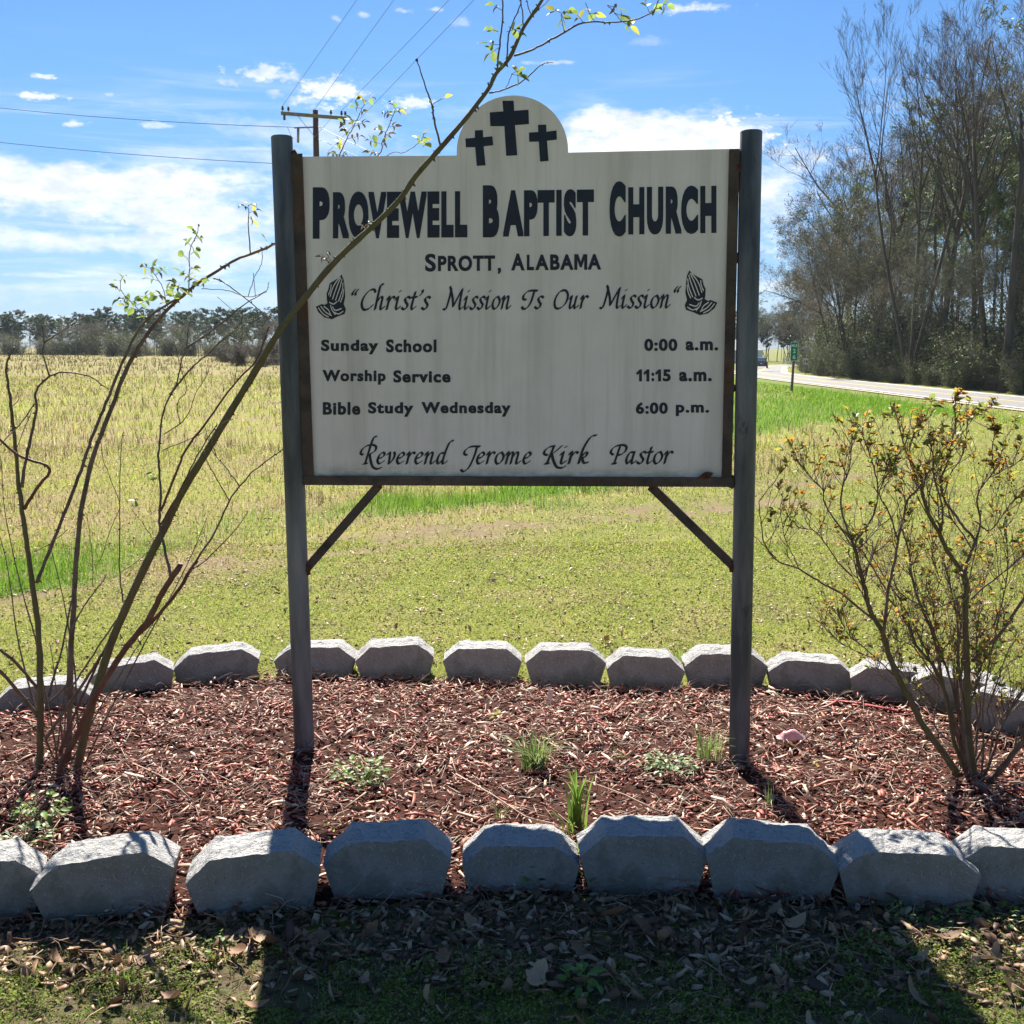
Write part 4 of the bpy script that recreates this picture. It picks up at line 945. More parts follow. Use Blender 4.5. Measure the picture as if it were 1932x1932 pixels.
rc_([(840, 460), (870, 350), (920, 280), (940, 180), (940, 90)], 3.84, 3.9, .003, .0012); rc_([(900, 130), (950, 110), (1010, 90), (1065, 45)], 3.86, 3.9, .0016, .0008)
rc_([(830, 600), (835, 500), (800, 380), (790, 260), (770, 180)], 3.8, 3.75, .0042, .0014)
rc_([(960, 900), (1010, 850), (1080, 800), (1150, 740), (1200, 700)], 3.85, 3.75, .0038, .0018); rc_([(978, 660), (1000, 560), (985, 460), (1030, 380), (1080, 350), (1189, 290)], 3.83, 3.75, .004, .0016)
rc_([(975, 560), (1040, 600), (1090, 540), (1150, 460)], 3.8, 3.8, .003, .0012); rc_([(1060, 360), (1050, 260), (1060, 180), (1050, 160)], 3.8, 3.8, .0024, .001)
rc_([(960, 680), (920, 610), (880, 560), (860, 540)], 3.85, 3.9, .003, .0015)
rc_([(965, 1170), (1020, 1110), (1080, 1060), (1140, 970), (1200, 880), (1260, 780)], 3.86, 3.7, .0072, .005, grow=.3)
rc_([(1035, 1700), (1080, 1650), (1130, 1590), (1189, 1510), (1280, 1400)], 3.84, 3.7, .012, .009, M_canebrown, grow=.2)
rc_([(1010, 1690), (1060, 1560), (1080, 1480), (1140, 1370), (1189, 1290)], 3.84, 3.8, .0055, .003); rc_([(1040, 1600), (1050, 1480), (1030, 1380), (1060, 1300), (1110, 1150)], 3.86, 3.9, .003, .0012)
rc_([(925, 1640), (930, 1400), (905, 1200), (900, 1000), (870, 850), (850, 760)], 3.98, 4.1, .0065, .0025); rc_([(960, 1660), (915, 1300), (925, 1100), (900, 900)], 4.0, 4.15, .006, .0025)
rc_([(620, 1230), (560, 1170), (480, 1100), (430, 1060), (395, 1000), (380, 955)], 3.85, 3.8, .0026, .0011); rc_([(560, 1170), (470, 1130), (400, 1095), (330, 1040)], 3.84, 3.8, .002, .001)
rc_([(700, 1350), (620, 1270), (560, 1230), (550, 1200)], 3.85, 3.8, .002, .001); rc_([(850, 1400), (790, 1330), (700, 1260), (640, 1200), (600, 1130)], 3.9, 3.9, .003, .0015)
rc_([(830, 1280), (760, 1180), (700, 1100), (640, 1080), (600, 1040)], 4.0, 4.05, .0035, .0015); rc_([(860, 1400), (800, 1370), (740, 1340)], 3.9, 3.9, .002, .001)
rc_([(975, 1690), (1040, 1760), (1080, 1800), (1110, 1850)], 3.80, 3.62, .010, .005, grow=0)
rc_([(965, 1540), (990, 1440), (975, 1300), (1010, 1180), (1060, 1100)], 3.9, 3.95, .003, .0012); rc_([(1100, 1180), (1060, 1230), (1020, 1200), (985, 1160)], 3.9, 3.9, .002, .001)
rc_([(930, 1560), (800, 1450), (820, 1300), (780, 1230)], 4.0, 4.1, .0035, .0015); rc_([(935, 1100), (1000, 1050), (1060, 1010), (1075, 960)], 3.9, 3.85, .002, .001); rc_([(935, 870), (870, 915), (820, 935), (790, 930)], 3.86, 3.8, .0028, .0014)
# further upright canes rising from the stool
for k in range(9):
    a = rnd.uniform(-1.25, .9); P_ = [Vector((rb.x, rb.y, 0))+Vector((rnd.uniform(-.05, .05), rnd.uniform(-.05, .1), 0))]; d = Vector((math.sin(a)*.75, rnd.uniform(-.25, .5), 1)).normalized()
    L = rnd.uniform(.45, 1.15)
    for i in range(6): d = (d+Vector((rnd.uniform(-.2, .2), rnd.uniform(-.2, .2), .06))).normalized(); P_.append(P_[-1]+d*L/6)
    P_ = br_.cane(P_, rnd.uniform(.004, .007), .0014, M_canebrown, 4, 6, 'cane', .001); grow_twigs(P_, .005, .0015, .8)
obj('twigs', tw, M_canebrown, br_.root, world=True)
rnd.shuffle(tips)
print('tips', len(tips))
nl = 0
PXMIN = A(1446, 1000, 3.75).x/3.75
for (p, d) in tips:
    if p.x < PXMIN*p.y: continue
    hgt = (p.z-.35)/1.0
    if p.z > ZTOP-.06 and rnd.random() < .6: continue
    u = rnd.random()
    if nl < 4000 and u < .42+.5*min(1, max(0, hgt)):
        for _ in range(rnd.choice((2, 3, 4, 5, 6))):
            br_.leaf(p, d+Vector((rnd.uniform(-1, 1), rnd.uniform(-1, 1), rnd.uniform(-.4, .9))), rnd.choice('ooooyydg' if hgt > .2 else 'ooyydg'), rnd.uniform(.5, .95)); nl += 1
    elif u > .955: br_.bud(p, .0055)
br_.finish()
# ------------------------------------------------------------------ ground cover
rg = np.random.RandomState(23)
def scatter(n, x0, x1, y0, y1, p=1.0, cone=True):
    """random ground points with density falling with distance (power p), inside the visible wedge plus margin"""
    u = rg.uniform(0, 1, n)
    if p == 0: y = y0+(y1-y0)*u
    else:
        # wedge width ~ y so uniform areal density needs pdf ~ y; we want density*y^-p
        k = 2-p
        y = (y0**k+(y1**k-y0**k)*u)**(1/k) if abs(k) > 1e-6 else y0*(y1/y0)**u
    x = rg.uniform(-.62, .62, n)*y if cone else rg.uniform(x0, x1, n)
    return x, y
def ground_z(x, y):
    near = ss(3.2, 6, y)*ss(60, 20, y); return gz(x, y)+near*.05*(fbm(x*.7, y*.7, 5)-.5)
green = [(.30, .36, .05), (.40, .43, .075), (.22, .31, .04), (.46, .44, .11), (.14, .21, .03)]
straw = [(.44, .38, .17), (.32, .25, .10), (.17, .11, .05), (.52, .46, .26)]
lushc = [(.13, .26, .02), (.18, .32, .03), (.09, .20, .015), (.24, .36, .05)]
P_all = []
# lawn behind the bed: creeping small leaves and short blades
def lawn(n, y0, y1, pwr, l0, bl_h, fr_blade=.35):
    x, y = scatter(n, 0, 0, y0, y1, pwr); k = ~in_poly(x, y, bedpoly) & ((y > 4.2) | (y < 3.2)) & (x < 22.0); x, y = x[k], y[k]
    bare, lush, fld = zones(x, y); k = rg.uniform(0, 1, len(x)) > bare*.93; x, y, bare, lush, fld = x[k], y[k], bare[k], lush[k], fld[k]
    pn = fbm(x*2.0, y*2.0, 41); z = ground_z(x, y); n = len(x); sc_ = l0*(1 if pwr == 0 else (y/y0)**.8)
    col = pick(green, rg, n, [.3, .25, .2, .15, .1], .25); st = pick(straw, rg, n, None, .25)
    isst = rg.uniform(0, 1, n) < np.clip(.06+.6*ss(.46, .70, pn)+fld*.38*ss(.34, .60, fbm(x*.5, y*.3, 63))+bare*.6, 0, .9); col = np.where(isst[:, None], st, col)
    isl = rg.uniform(0, 1, n) < lush; col = np.where(isl[:, None], pick(lushc, rg, n, None, .2), col)
    isb = (rg.uniform(0, 1, n) < fr_blade)
    a = ~isb; Pf = np.stack([x, y, z+rg.uniform(.0, 1.1, n)*sc_], 1)
    V1, F1 = flecks(Pf[a], sc_[a]*rg.uniform(.6, 1.3, a.sum()), sc_[a]*rg.uniform(.4, .85, a.sum()), rg, .5)
    V2, F2 = blades(np.stack([x, y, z], 1)[isb], (bl_h*rg.uniform(.4, 1.4, n)*(1+.4*fld))[isb], (sc_*.30)[isb], rg.uniform(0, 2*np.pi, isb.sum()), rg.uniform(.2, 1.0, isb.sum()), segs=1)
    P_all.append((V1, F1, np.repeat(col[a], 4, 0))); P_all.append((V2, F2, np.repeat(col[isb], 4, 0)))
lawn(150000, 4.9, 9.0, .6, .013, .026)
lawn(110000, 8.5, 18, .9, .021, .045, .45)
lawn(75000, 17, 60, 1.0, .045, .10, .6)
V, F, T = cat_meshes(P_all)
big('lawn', V, F, M_blade, T, label='short yellow green lawn and weedy field grass behind the flower bed')
# taller fresh grass of the swale and verge
P_all = []
for (n, y0, y1, h, wd, pw) in ((30000, 5.5, 12, .13, .0042, .5), (42000, 12, 40, .12, .011, .9), (15000, 38, 75, .16, .03, 1.0)):
    x, y = scatter(n*3, 0, 0, y0, y1, pw); b, l, f = zones(x, y); k = (rg.uniform(0, 1, len(x)) < l**1.5*.9) & (x < 21.9) & ~in_poly(x, y, bedpoly); x, y = x[k][:n], y[k][:n]; n = len(x)
    V, F = blades(np.stack([x, y, ground_z(x, y)], 1), h*rg.uniform(.45, 1.5, n), wd*rg.uniform(.7, 1.3, n), rg.uniform(0, 2*np.pi, n), rg.uniform(.05, .6, n), segs=2)
    P_all.append((V, F, np.repeat(pick(lushc, rg, n, [.35, .3, .15, .2], .2), 6, 0)))
V, F, T = cat_meshes(P_all); big('tall_grass', V, F, M_blade, T, label='bright fresh green grass growing along the swale and road verge')
# dead brown stubble stalks of the field
n0 = 15000; x, y = scatter(n0, 0, 0, 10.5, 150, 1.2); b, l, f = zones(x, y); k = (rg.uniform(0, 1, n0) < f*.95) & (fbm(x*.35, y*.22, 77) > .40); x, y = x[k], y[k]
m_ = 5; X = np.repeat(x, m_)+rg.normal(0, .05, len(x)*m_); Y = np.repeat(y, m_)+rg.normal(0, .05, len(x)*m_); n = len(X)
V, F = blades(np.stack([X, Y, gz(X, Y)-.01], 1), rg.uniform(.07, .27, n)*(.75+.25*np.clip(Y/40, 0, 1.2)), (.005+Y*.00018)*rg.uniform(.7, 1.3, n), rg.uniform(0, 2*np.pi, n), rg.uniform(0, .45, n), segs=2)
big('field_stubble', V, F, M_stalk, np.repeat(pick([(.10, .06, .03), (.15, .09, .045), (.06, .04, .025), (.26, .18, .10)], rg, n, None, .2), 6, 0), label='dead brown weed stalks standing all over the field')
# tan seed heads far out, a thin continuous band at the field edge
n0 = 22000; x, y = scatter(n0, 0, 0, 30, 330, 1.0); k = (x < 5) & (rg.uniform(0, 1, n0) < ss(28, 95, y)*(.35+.65*(fbm(x*.12, y*.05, 91) > .45))); x, y = x[k], y[k]; n = len(x)
V, F = blades(np.stack([x, y, gz(x, y)], 1), rg.uniform(.10, .45, n), .02+.0007*y, rg.uniform(0, 6.28, n), rg.uniform(0, .4, n), segs=1)
big('dry_field_weeds', V, F, M_stalk, np.repeat(pick([(.30, .22, .10), (.22, .20, .06), (.18, .12, .07), (.33, .29, .12)], rg, n, None, .2), 4, 0), label='tan dry weeds thickening toward the far edge of the field')

# foreground: chickweed, litter
def fore(n, y0, y1, xr):
    x = rg.uniform(-xr, xr, n); y = rg.uniform(y0, y1, n); return x, y
P_all = []
x, y = fore(130000, 2.0, 2.95, 1.75); k = ~in_poly(x, y, bedpoly); x, y = x[k], y[k]
dn = fbm(x*5, y*5, 55); edge = ss(2.80, 2.58, y + (x > .75)*-.13 + (fbm(x*6, y*6, 8)-.5)*.25)
k = rg.uniform(0, 1, len(x)) < edge*ss(.26, .48, dn)+.05; x, y = x[k], y[k]; n = len(x)
Pf = np.stack([x, y, .003+rg.uniform(0, .022, n)*ss(.3, .7, fbm(x*14, y*14, 3))*1.4], 1)
V1, F1 = flecks(Pf, rg.uniform(.005, .012, n), rg.uniform(.004, .008, n), rg, .7)
P_all.append((V1, F1, np.repeat(pick([(.19, .27, .045), (.13, .20, .03), (.27, .33, .08), (.32, .29, .11)], rg, n, None, .25), 4, 0)))
n = 9500; x, y = fore(n, 2.0, 2.75, 1.75); V2, F2 = blades(np.stack([x, y, 0*x], 1), rg.uniform(.012, .045, n), rg.uniform(.0015, .003, n), rg.uniform(0, 6.28, n), rg.uniform(.1, 1, n), segs=1)
P_all.append((V2, F2, np.repeat(pick([(.16, .22, .04), (.35, .29, .16), (.10, .15, .03)], rg, n, None, .2), 4, 0)))
V, F, T = cat_meshes(P_all); big('chickweed', V, F, M_blade, T, label='low chickweed and moss like ground cover in front of the blocks')
# soil and crumbs in front
fx = np.linspace(-2.0, 2.0, 200); fy = np.linspace(1.9, 3.25, 80); FX, FY = np.meshgrid(fx, fy); FZ = .002+.02*(fbm(FX*9, FY*9, 2)-.45)
FZ = np.where(in_poly(FX, FY, bedpoly), -.02, FZ); FZ = np.where(FY < 1.95, -.02, FZ)
idf = np.arange(FX.size).reshape(FX.shape); Ff = np.stack([idf[:-1, :-1], idf[:-1, 1:], idf[1:, 1:], idf[1:, :-1]], -1).reshape(-1, 4)
M_dark = mat('leaf_mould', (.05, .035, .022), (.13, .10, .06), 28, .95, .8, 120, c3=(.10, .12, .04), spec=.1)
big('leaf_mould', np.stack([FX, FY, FZ], -1).reshape(-1, 3), Ff, M_dark, kind='structure', smooth=True)
def arf(n, rg):
    x, y = fore(n*2, 2.0, 3.15, 1.75); k = (~in_poly(x, y-.02, bedpoly)) & (rg.uniform(0, 1, n*2) < .10+.9*ss(2.42, 2.72, y+(fbm(x*4, y*4, 12)-.5)*.4)); return x[k][:n], y[k][:n]
brown = [(.26, .14, .07), (.17, .09, .045), (.34, .21, .12), (.44, .31, .19), (.11, .06, .035)]
parts = [chips(4200, (.012, .04), (.006, .016), (.0006, .0012), .35, brown, None, rg, .02, arf), chips(1500, (.018, .055), (.010, .026), (.0005, .001), .5, brown, None, rg, .022, arf), chips(1300, (.04, .10), (.0014, .003), (.001, .002), .25, brown, None, rg, .025, arf)]
# dry crumbs sprinkled through the lawn
def arl(n, rg):
    y = 4.95*(11/4.95)**rg.uniform(0, 1, n*2); x = rg.uniform(-.6, .6, n*2)*y; k = ~in_poly(x, y, bedpoly); return x[k][:n], y[k][:n]
parts.append(chips(6500, (.012, .035), (.006, .016), (.0006, .0012), .5, brown+[(.5, .4, .3)], None, rg, .022, arl))
V, F, T = cat_meshes(parts); big('leaf_litter', V, F, M_litter, T, label='crumbled brown leaves and straw scattered over the ground')

# whole fallen leaves
M_dead = [mat('fallen_leaf_brown', (.17, .085, .04), (.30, .17, .09), 30, .6, .3, 90, trans=.15, obj_rand=.3, spec=.4), mat('fallen_leaf_pale', (.34, .21, .12), (.44, .30, .18), 30, .6, .3, 90, trans=.15, obj_rand=.3, spec=.4)]
def oak_leaf(seed, m, lob=True):
    q = random.Random(seed); mb = MB(); n = 15; L = 1.0; mb2 = []
    curl = q.uniform(.2, 1.1); fold = q.uniform(-.3, .5); tw_ = q.uniform(-.5, .5)
    for i in range(n):
        t = i/(n-1); w_ = math.sin(math.pi*min(1, t*.96+.03))**.8*q.uniform(.235, .245)
        if lob: w_ *= 1+.20*math.sin(t*17+seed)+.08*math.sin(t*41+seed)
        if i == 0: w_ = .012
        a = tw_*t
        for sgn in (-1, -.5, 0, .5, 1):
            y_ = w_*sgn; z_ = curl*(t-.5)**2*1.2 + abs(sgn)**1.3*w_*fold + q.uniform(-.012, .012)
            mb.v.append((t-.5, y_*math.cos(a)-z_*math.sin(a), z_*math.cos(a)+y_*math.sin(a)))
    for i in range(n-1):
        for j in range(4):
            a = i*5+j; mb.f.append((a, a+1, a+6, a+5))
    return mesh_from('fallen_leaf', mb, m, smooth=True)
OL = [oak_leaf(s, M_dead[s % 3 == 0], s % 4 != 1) for s in range(10)]
near_names = ['the left edge block', 'the tilted left block', 'the left post shadow block', 'the fully shaded left block', 'the lowest block', 'the grass tuft block', 'the right post shadow block', 'the sunlit right block', 'the right edge block']
def put_leaf(x, y, z, size, flat=.4, grp=None, lab=None):
    li = rnd.randrange(len(OL)); o = inst('fallen_leaf', OL[li])
    if lab is None:
        px_ = 966+x/(y*math.cos(PITCH)+EYE*math.sin(PITCH))*FPX; b_ = min(range(9), key=lambda i: abs(front_px[i][0]-px_))
        lab = ('pale tan ' if li % 3 == 0 else 'dark brown ')+('narrow ' if li % 4 == 1 else 'lobed ')+('large ' if size > .068 else 'small ' if size < .05 else '')+'fallen leaf '+('at the foot of ' if y > 2.78 else 'in the litter below ' if y > 2.5 else 'low in front of ')+near_names[b_]
        grp = 'fallen leaves in front of the block row'
    o.location = (x, y, z+size*.08); o.scale = (size,)*3
    o.rotation_euler = (rnd.gauss(0, flat), rnd.gauss(0, flat), rnd.uniform(0, 6.28)); tag(o, lab, 'leaf', grp)
placed = 0
while placed < 215:
    x = rnd.uniform(-1.5, 1.5); y = 2.15+(3.02-2.15)*rnd.random()**.65
    if bool(in_poly(np.array(x), np.array(y-.02), bedpoly)): continue
    if y < 2.5 and rnd.random() < .45: continue
    put_leaf(x, y, rnd.uniform(.004, .022), rnd.uniform(.028, .068), .6); placed += 1
for (px, py, s_) in ((480, 1790, .09), (515, 1800, .08), (450, 1815, .08), (1690-480, 1770, .09), (1260, 1790, .10), (1160, 1745, .09), (840, 1830, .085), (1010, 1870, .10), (1790, 1790, .08), (1720, 1900, .08), (1500, 1760, .08), (1090, 1800, .075), (330, 1905, .07), (800, 1905, .08), (1900, 1880, .08)):
    p = G(px, py); put_leaf(p.x, p.y, .025, s_, .45)
for i in range(52):
    x = rnd.uniform(-2.1, 2.1); y = rnd.uniform(3.15, 4.95)
    if not bool(in_poly(np.array(x), np.array(y), bedpoly)): continue
    put_leaf(x, y, float(bed_h(np.array(x), np.array(y)))+.02, rnd.uniform(.03, .06), .35, 'fallen leaves on the mulch', 'small pale fallen leaf lying on the red mulch')
for i in range(30):
    y = 5.3+rnd.random()*2.6; x = rnd.uniform(-.45, .45)*y; put_leaf(x, y, .012, rnd.uniform(.04, .07), .5, 'fallen leaves on the lawn', 'dry brown leaf lying on the lawn behind the blocks')

# ---- small plants in the bed and around the blocks
M_tuft = mat('tuft_blade', (.13, .22, .035), (.20, .30, .06), 20, .5, trans=.45, obj_rand=.15)
M_tuft2 = mat('dull_tuft_blade', (.18, .26, .07), (.28, .33, .12), 20, .55, trans=.4)
M_weed = mat('weed_leaf', (.13, .23, .04), (.22, .32, .07), 30, .5, trans=.4, obj_rand=.25)
M_weedy = mat('yellow_weed_leaf', (.32, .33, .04), (.42, .38, .07), 30, .5, trans=.45)
M_weedp = mat('pale_weed_leaf', (.18, .27, .10), (.28, .36, .16), 30, .5, trans=.3)
def tuft(px, py, z, n, h, wd, spread, m, label, lean=.6, seed=0):
    q = random.Random(seed+px); p = G(px, py, z); bz = float(bed_h(np.array(p.x), np.array(p.y)))
    if z >= .03: p = G(px, py, bz+.012)
    t = thing('grass_tuft', label, 'grass tuft', tuple(p))
    for i in range(n):
        a = q.uniform(0, 6.283); hh = h*q.uniform(.5, 1.1); ln = lean*q.uniform(.1, 1.1); mb = MB(); w_ = wd*q.uniform(.7, 1.2); r0 = q.uniform(0, spread)
        bx_, by_ = r0*math.cos(a+1), r0*math.sin(a+1); sa, ca = math.sin(a+q.uniform(-.8, .8)), math.cos(a+q.uniform(-.8, .8)); sg = 5
        for k in range(sg+1):
            u = k/sg; off = hh*ln*u*u; zz = hh*u*(1-.45*ln*u*u); ww = w_/2*(1-u**2*.92); tx_, ty_ = -math.sin(a), math.cos(a)
            cx, cy = bx_+math.cos(a)*off, by_+math.sin(a)*off
            mb.v += [(cx-tx_*ww, cy-ty_*ww, zz+ww*.3), (cx, cy, zz-ww*.2), (cx+tx_*ww, cy+ty_*ww, zz+ww*.3)]
        for k in range(sg):
            b = k*3; mb.f += [(b, b+1, b+4, b+3), (b+1, b+2, b+5, b+4)]
        obj('blade', mb, m, t, smooth=True)
    return t
tuft(1010, 1450, .05, 110, .17, .0055, .05, M_tuft2, 'wispy pale green grass tuft in the middle of the mulch', 1.0)
tuft(1335, 1432, .05, 60, .15, .0038, .06, M_tuft2, 'fine green grass tuft at the left foot of the right post', .8)
tuft(1090, 1565, .03, 24, .22, .015, .026, M_tuft, 'broad bladed bright green grass tuft behind the front blocks', .35, 5)
tuft(1076, 1575, .03, 10, .12, .009, .03, M_tuft, 'low bright blades left of the broad bladed grass tuft', .6, 9)
tuft(830, 1650, .02, 16, .11, .003, .02, M_tuft2, 'dry yellowish grass wisps in the gap between front blocks', .9)
tuft(945, 1545, .04, 12, .07, .003, .02, M_tuft2, 'small sparse grass wisp on the mulch behind the lowest front block', .9)
tuft(1175, 1432, .05, 14, .06, .003, .03, M_tuft2, 'tiny grass wisp left of the grey green weed rosette', .9)
tuft(1450, 1520, .04, 16, .10, .0022, .02, M_tuft2, 'thin upright wisp on the mulch right of the post shadow', .5)
tuft(235, 1850, .02, 20, .06, .003, .03, M_tuft, 'small grass sprout in the leaf litter below the tilted block', .8)
tuft(440, 1272, .0, 22, .09, .004, .04, M_tuft, 'bright grass wisps behind the free standing far block', .8)
tuft(330, 1275, .0, 30, .10, .004, .05, M_tuft, 'bright grass clump between the two left far blocks', .8)
tuft(1290, 1250, .0, 26, .12, .004, .05, M_tuft, 'grass clump behind the far blocks left of the right post', .8)
def weed(px, py, z, n, size, h, m, label, spread=.05, cat='weed'):
    q = random.Random(px*3+py); p = G(px, py, z); bz = float(bed_h(np.array(p.x), np.array(p.y)))
    if z >= .03: p = G(px, py, bz+.02)
    t = thing('leafy_weed', label, cat, tuple(p))
    mes = [leaf_mesh('leaf', m, size, size*.62, .2, .3), leaf_mesh('leaf', m, size*.8, size*.6, .5, .1)]
    st_ = MB()
    for i in range(n):
        a = q.uniform(0, 6.283); rr = spread*math.sqrt(q.random()); zz = h*q.uniform(.1, 1)*(1-.5*rr/spread)
        o = inst('leaf', q.choice(mes), t); o.location = (rr*math.cos(a), rr*math.sin(a), zz); s_ = q.uniform(.6, 1.2); o.scale = (s_,)*3
        o.rotation_euler = (q.uniform(-.5, .5), q.uniform(-.7, .4), a+q.uniform(-.8, .8))
        if i % 3 == 0: st_.tube([(rr*.3*math.cos(a), rr*.3*math.sin(a), 0), (rr*.7*math.cos(a), rr*.7*math.sin(a), zz*.6), (rr*math.cos(a), rr*math.sin(a), zz)], [.0012, .001, .0008], 4)
    obj('stems', st_, m, t)
weed(680, 1470, .05, 120, .026, .09, M_weed, 'bushy fresh green weed on the mulch right of the left post', .10)
weed(1262, 1448, .05, 110, .026, .05, M_weedp, 'grey green flat weed rosette left of the right post', .10)
weed(78, 1540, .03, 70, .032, .09, M_weed, 'leafy weed sprouting at the foot of the left rose canes', .09)
weed(45, 1590, .03, 70, .022, .05, M_weedp, 'pale creeping weed at the far left of the bed', .09)
weed(1110, 1650, .02, 24, .036, .10, M_weed, 'compound leaved weed hanging over the lowest front block', .075)
weed(1000, 1668, .02, 9, .034, .08, M_weed, 'small dark sprig before the lowest front block', .03)
weed(940, 1355, .05, 5, .028, .03, M_weedy, 'yellow seedling leaves in the mulch behind the wispy tuft', .02)
weed(1537, 1440, .05, 5, .028, .02, M_weedy, 'pair of bright yellow green seedling leaves on the right mulch', .03)
weed(430, 1790, .015, 14, .016, .06, M_weed, 'thin branching weed under the block in the left post shadow', .05)
weed(560+70, 1560, .03, 7, .016, .03, M_weedy, 'tiny yellow seedlings beside the left post shadow', .03)
for (px, py, lab) in ((1700, 1735, 'dark clover like weeds at the base of the sunlit front block'), (1800, 1745, 'clump of dark green weeds right of the sunlit front block'), (1880, 1730, 'dense weed clump under the rightmost full front block'), (1640, 1795, 'low weeds in the shade below the sunlit block')):
    weed(px, py, .01, 60, .016, .05, M_weed, lab, .085)
weed(1100, 1860, .01, 26, .032, .05, M_weed, 'broad leaved plantain rosette in the deep shade', .05, 'weed')
# pink plastic scrap, red cloth bits, pale upright chip, twigs
M_pink = mat('pink_plastic', (.62, .30, .30), (.72, .46, .46), 30, .25, .2, 80, spec=.6, trans=.3)
mb = MB(); q = random.Random(2); n = 9
p = G(1492, 1396, .05)
for i in range(n):
    for j in range(6):
        mb.v.append((p.x-.055+.11*i/(n-1), p.y-.025+.05*j/5, p.z+.008+.035*math.sin(math.pi*i/(n-1))*math.sin(math.pi*j/5)+q.uniform(-.004, .004)))
for i in range(n-1):
    for j in range(5): a = i*6+j; mb.f.append((a, a+1, a+7, a+6))
tag(obj('plastic_scrap', mb, M_pink, smooth=True), 'crumpled translucent pink plastic scrap on the mulch right of the right post', 'litter')
M_redc = mat('red_fabric', (.20, .012, .015), (.28, .02, .02), 30, .7)
for (x0, y0, x1, y1, lab) in ((1565, 1316, 1625, 1322, 'dark red fabric strip at the foot of the rounded far block'), (1580+50, 1324, 1715, 1340, 'dark red fabric edging strip under the far block by the bush')):
    a = G(x0, y0+6, .03); b = G(x1, y1+6, .03); mb = MB(); mb.bar(a, b, .018, .012); tag(obj('fabric_strip', mb, M_redc), lab, 'fabric')
mb = MB(); a = G(1035, 1328, .05); mb.bar(a+Vector((0, 0, .0)), a+Vector((.012, .01, .062)), .022, .006, Vector((0, 1, 0))); tag(obj('wood_chip', mb, mat('pale_chip', (.55, .40, .30), (.66, .52, .42), 30, .8)), 'large pale wood chip standing upright before the middle far blocks', 'wood chip')
M_strw = mat('dry_twig', (.30, .20, .14), (.48, .36, .26), 40, .7)
for (pts, lab) in ((((250, 1440), (300, 1462), (330, 1480), (370, 1516)), 'long pale dry twig on the mulch right of the left rose canes'), (((1260-10, 1535), (1180, 1500), (1100, 1470)), 'thin dry twig lying behind the broad bladed tuft'), (((860, 1460), (930, 1500), (990, 1540), (1050, 1560)), 'dry twig on the mulch left of the wispy grass tuft'), (((690, 1495), (650, 1525), (620, 1500)), 'bent straw by the left post shadow')):
    mb = MB(); mb.tube([G(x, y, .065) for x, y in pts], [.003]+[.0025]*(len(pts)-2)+[.001], 5); tag(obj('dry_twig', mb, M_strw, smooth=True), lab, 'twig')
# ------------------------------------------------------------------ trees
M_bark = mat('grey_bark', (.030, .024, .018), (.085, .072, .06), 3, .9, .6, 18, stretch=(1, 1, .25), c3=(.075, .062, .05))
M_bark2 = mat('pine_bark', (.04, .028, .02), (.10, .07, .055), 3, .9, .6, 18, stretch=(1, 1, .25))
def tri_tubes(segs):
    """segs: list of (p0,p1,r0,r1); 3 sided prisms"""
    P0 = np.array([s[0] for s in segs]); P1 = np.array([s[1] for s in segs]); r0 = np.array([s[2] for s in segs])[:, None]; r1 = np.array([s[3] for s in segs])[:, None]
    d = P1-P0; d /= np.linalg.norm(d, axis=1)[:, None]+1e-9
    u = np.where(np.abs(d[:, 2:3]) < .9, np.array([[0, 0, 1.]]), np.array([[1., 0, 0]])); x = np.cross(d, u); x /= np.linalg.norm(x, axis=1)[:, None]; y = np.cross(d, x)
    V = []
    for (P, r) in ((P0, r0), (P1, r1)):
        for k in range(3): a = 2*np.pi*k/3; V.append(P+(x*np.cos(a)+y*np.sin(a))*r)
    V = np.stack(V, 1).reshape(-1, 3); base = (np.arange(len(segs))*6)[:, None, None]
    F = (base+np.array([(0, 1, 4, 3), (1, 2, 5, 4), (2, 0, 3, 5)])[None]).reshape(-1, 4)
    return V, F
def npmesh(name, V, F, m, smooth=False, tint=None):
    o = big(name, V, F, m, tint=tint, kind=None, smooth=smooth); me = o.data; bpy.data.objects.remove(o); return me
def grow(q, p, d, L, r, lev, maxlev, trunk, twigs, up=.12, spread=.75, nchild=(3, 5), wig=.13, minr=.004):
    n = 5 if lev < 2 else 3; pts = [np.array(p, float)]; dd = np.array(d, float); rr = [r]
    for i in range(n):
        dd = dd+np.array([q.gauss(0, wig), q.gauss(0, wig), q.gauss(up, wig*.5)]); dd /= np.linalg.norm(dd)
        pts.append(pts[-1]+dd*L/n); rr.append(max(minr, r*(1-(.62 if lev else .55)*(i+1)/n)))
    if lev <= 1: trunk.append((pts, rr))
    else:
        for i in range(n): twigs.append((pts[i], pts[i+1], rr[i], rr[i+1]))
    if lev >= maxlev: return
    k = q.randint(*nchild)+(2 if lev == 0 else 0)
    for c in range(k):
        t = q.uniform(.48 if lev == 0 else .2, 1.0); i = min(n-1, int(t*n)); f = t*n-i; pp = pts[i]*(1-f)+pts[i+1]*f
        side = np.array([q.gauss(0, 1), q.gauss(0, 1), q.gauss(.25, .5)]); side -= dd*side.dot(dd); side /= np.linalg.norm(side)+1e-6
        s_ = spread*q.uniform(.6, 1.4)*(.72 if lev == 0 else 1); nd = dd*math.cos(s_)+side*math.sin(s_); nd /= np.linalg.norm(nd)
        grow(q, pp, nd, L*q.uniform(.42, .70)*(1.1-.35*t), max(minr, rr[i]*q.uniform(.45, .68)), lev+1, maxlev, trunk, twigs, up, spread, nchild, wig, minr)
